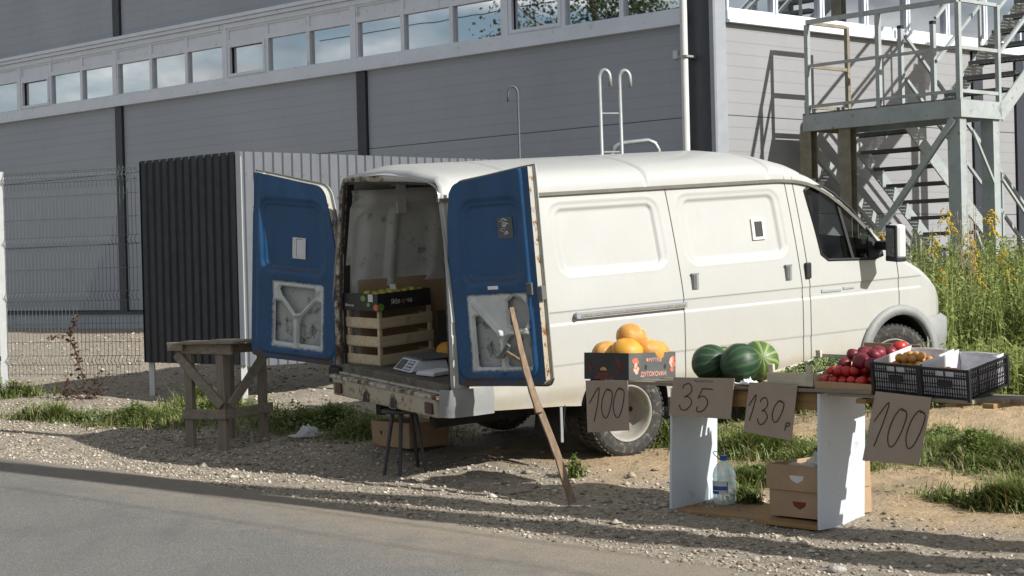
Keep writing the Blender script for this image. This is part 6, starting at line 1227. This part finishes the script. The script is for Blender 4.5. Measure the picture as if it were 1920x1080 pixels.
for k in range(15):
    a = random.uniform(-.6, .6); r_ = random.uniform(.1, .33)*random.choice((-1, 1)); h_ = random.uniform(.1, .38)*(1-abs(r_)*.8); b.tube([(0, 0, .0), (r_*.6, random.uniform(-.1, .1), h_*.5), (r_, random.uniform(-.1, .1), h_)], .003, 4)
    for j in range(6): dl(Vector((r_*random.uniform(.5, 1.05), random.uniform(-.1, .1), h_*random.uniform(.3, 1.05))), random.uniform(.025, .055))
b.tube([(-.12, 0, .68), (-.25, 0, .70), (-.36, 0, .64)], .004, 4)
for k in range(7): dl(Vector((random.uniform(-.36, -.12), 0, .67)), .05)
b.build('stem', 'dead_leaf', t)['kind'] = 'stuff'; lf.build('leaves', 'dead_leaf', t)['kind'] = 'stuff'
# small broad plant by the enclosure post, seed-head stalks
t = thing('seed_stalk', 'tall dry seed stalk rising above the goldenrod by the stair post', 'plant', TR(4.68, 18.0, gpt(4.68, 18.0))); b = MB(); sdm = MB()
for k in range(7):
    tx, ty, th_ = random.uniform(-.12, .12), random.uniform(-.12, .12), random.uniform(1.2, 1.75); b.tube([(tx*.2, ty*.2, 0), (tx, ty, th_)], .0025, 4)
    for j in range(46): z = th_-random.uniform(0, .5); c = Vector((tx+random.uniform(-.05, .05), ty+random.uniform(-.05, .05), z)); e = .006; sdm.add([c+Vector((e, 0, 0)), c+Vector((0, e, 0)), c+Vector((-e, 0, 0)), c+Vector((0, 0, e*1.6))], [(0, 1, 3), (1, 2, 3), (2, 0, 3)])
b.build('stem', 'seed_head', t)['kind'] = 'stuff'; sdm.build('seed_head', 'seed_head', t)['kind'] = 'stuff'

# tree across the yard, left of the frame: mirrored in the windows nearest the corner
tx, ty = -18., 20.6; t = thing('tree', 'leafy green tree mirrored in the facade windows nearest the corner', 'tree', TR(tx, ty, gpt(tx, ty)-.1)); b = MB(); b.tube([(0, 0, 0), (.1, 0, 2.5), (0, .1, 5), (.1, 0, 9)], [.22, .17, .11, .03], 10)
for k in range(9): a = k*2.4; h0 = 2.6+k*.55; b.tube([(0, 0, h0), (math.cos(a)*1.1, math.sin(a)*1.1, h0+.9), (math.cos(a)*1.9, math.sin(a)*1.9, h0+1.5)], [.07, .04, .015], 6)
b.build('trunk', 'bark_wood', t)
n = 9000; cc_ = rng.normal(0, 1, (26, 3))*np.array([1.05, 1.05, 1.5])+np.array([0, 0, 6.6]); c = cc_[rng.integers(0, 26, n)]+rng.normal(0, .36, (n, 3)); L_ = rng.uniform(.07, .14, n); d1 = rng.normal(0, 1, (n, 3)); d1 /= np.linalg.norm(d1, axis=1)[:, None]; d2 = np.cross(d1, rng.normal(0, 1, (n, 3))); d2 /= np.linalg.norm(d2, axis=1)[:, None]
V = np.stack([c, c+d1*L_[:, None]*.5+d2*L_[:, None]*.35, c+d1*L_[:, None], c+d1*L_[:, None]*.5-d2*L_[:, None]*.35], 1).reshape(-1, 3); npmesh('crown', V, np.arange(len(V)).reshape(-1, 4), 'tree_leaf', t)['kind'] = 'stuff'
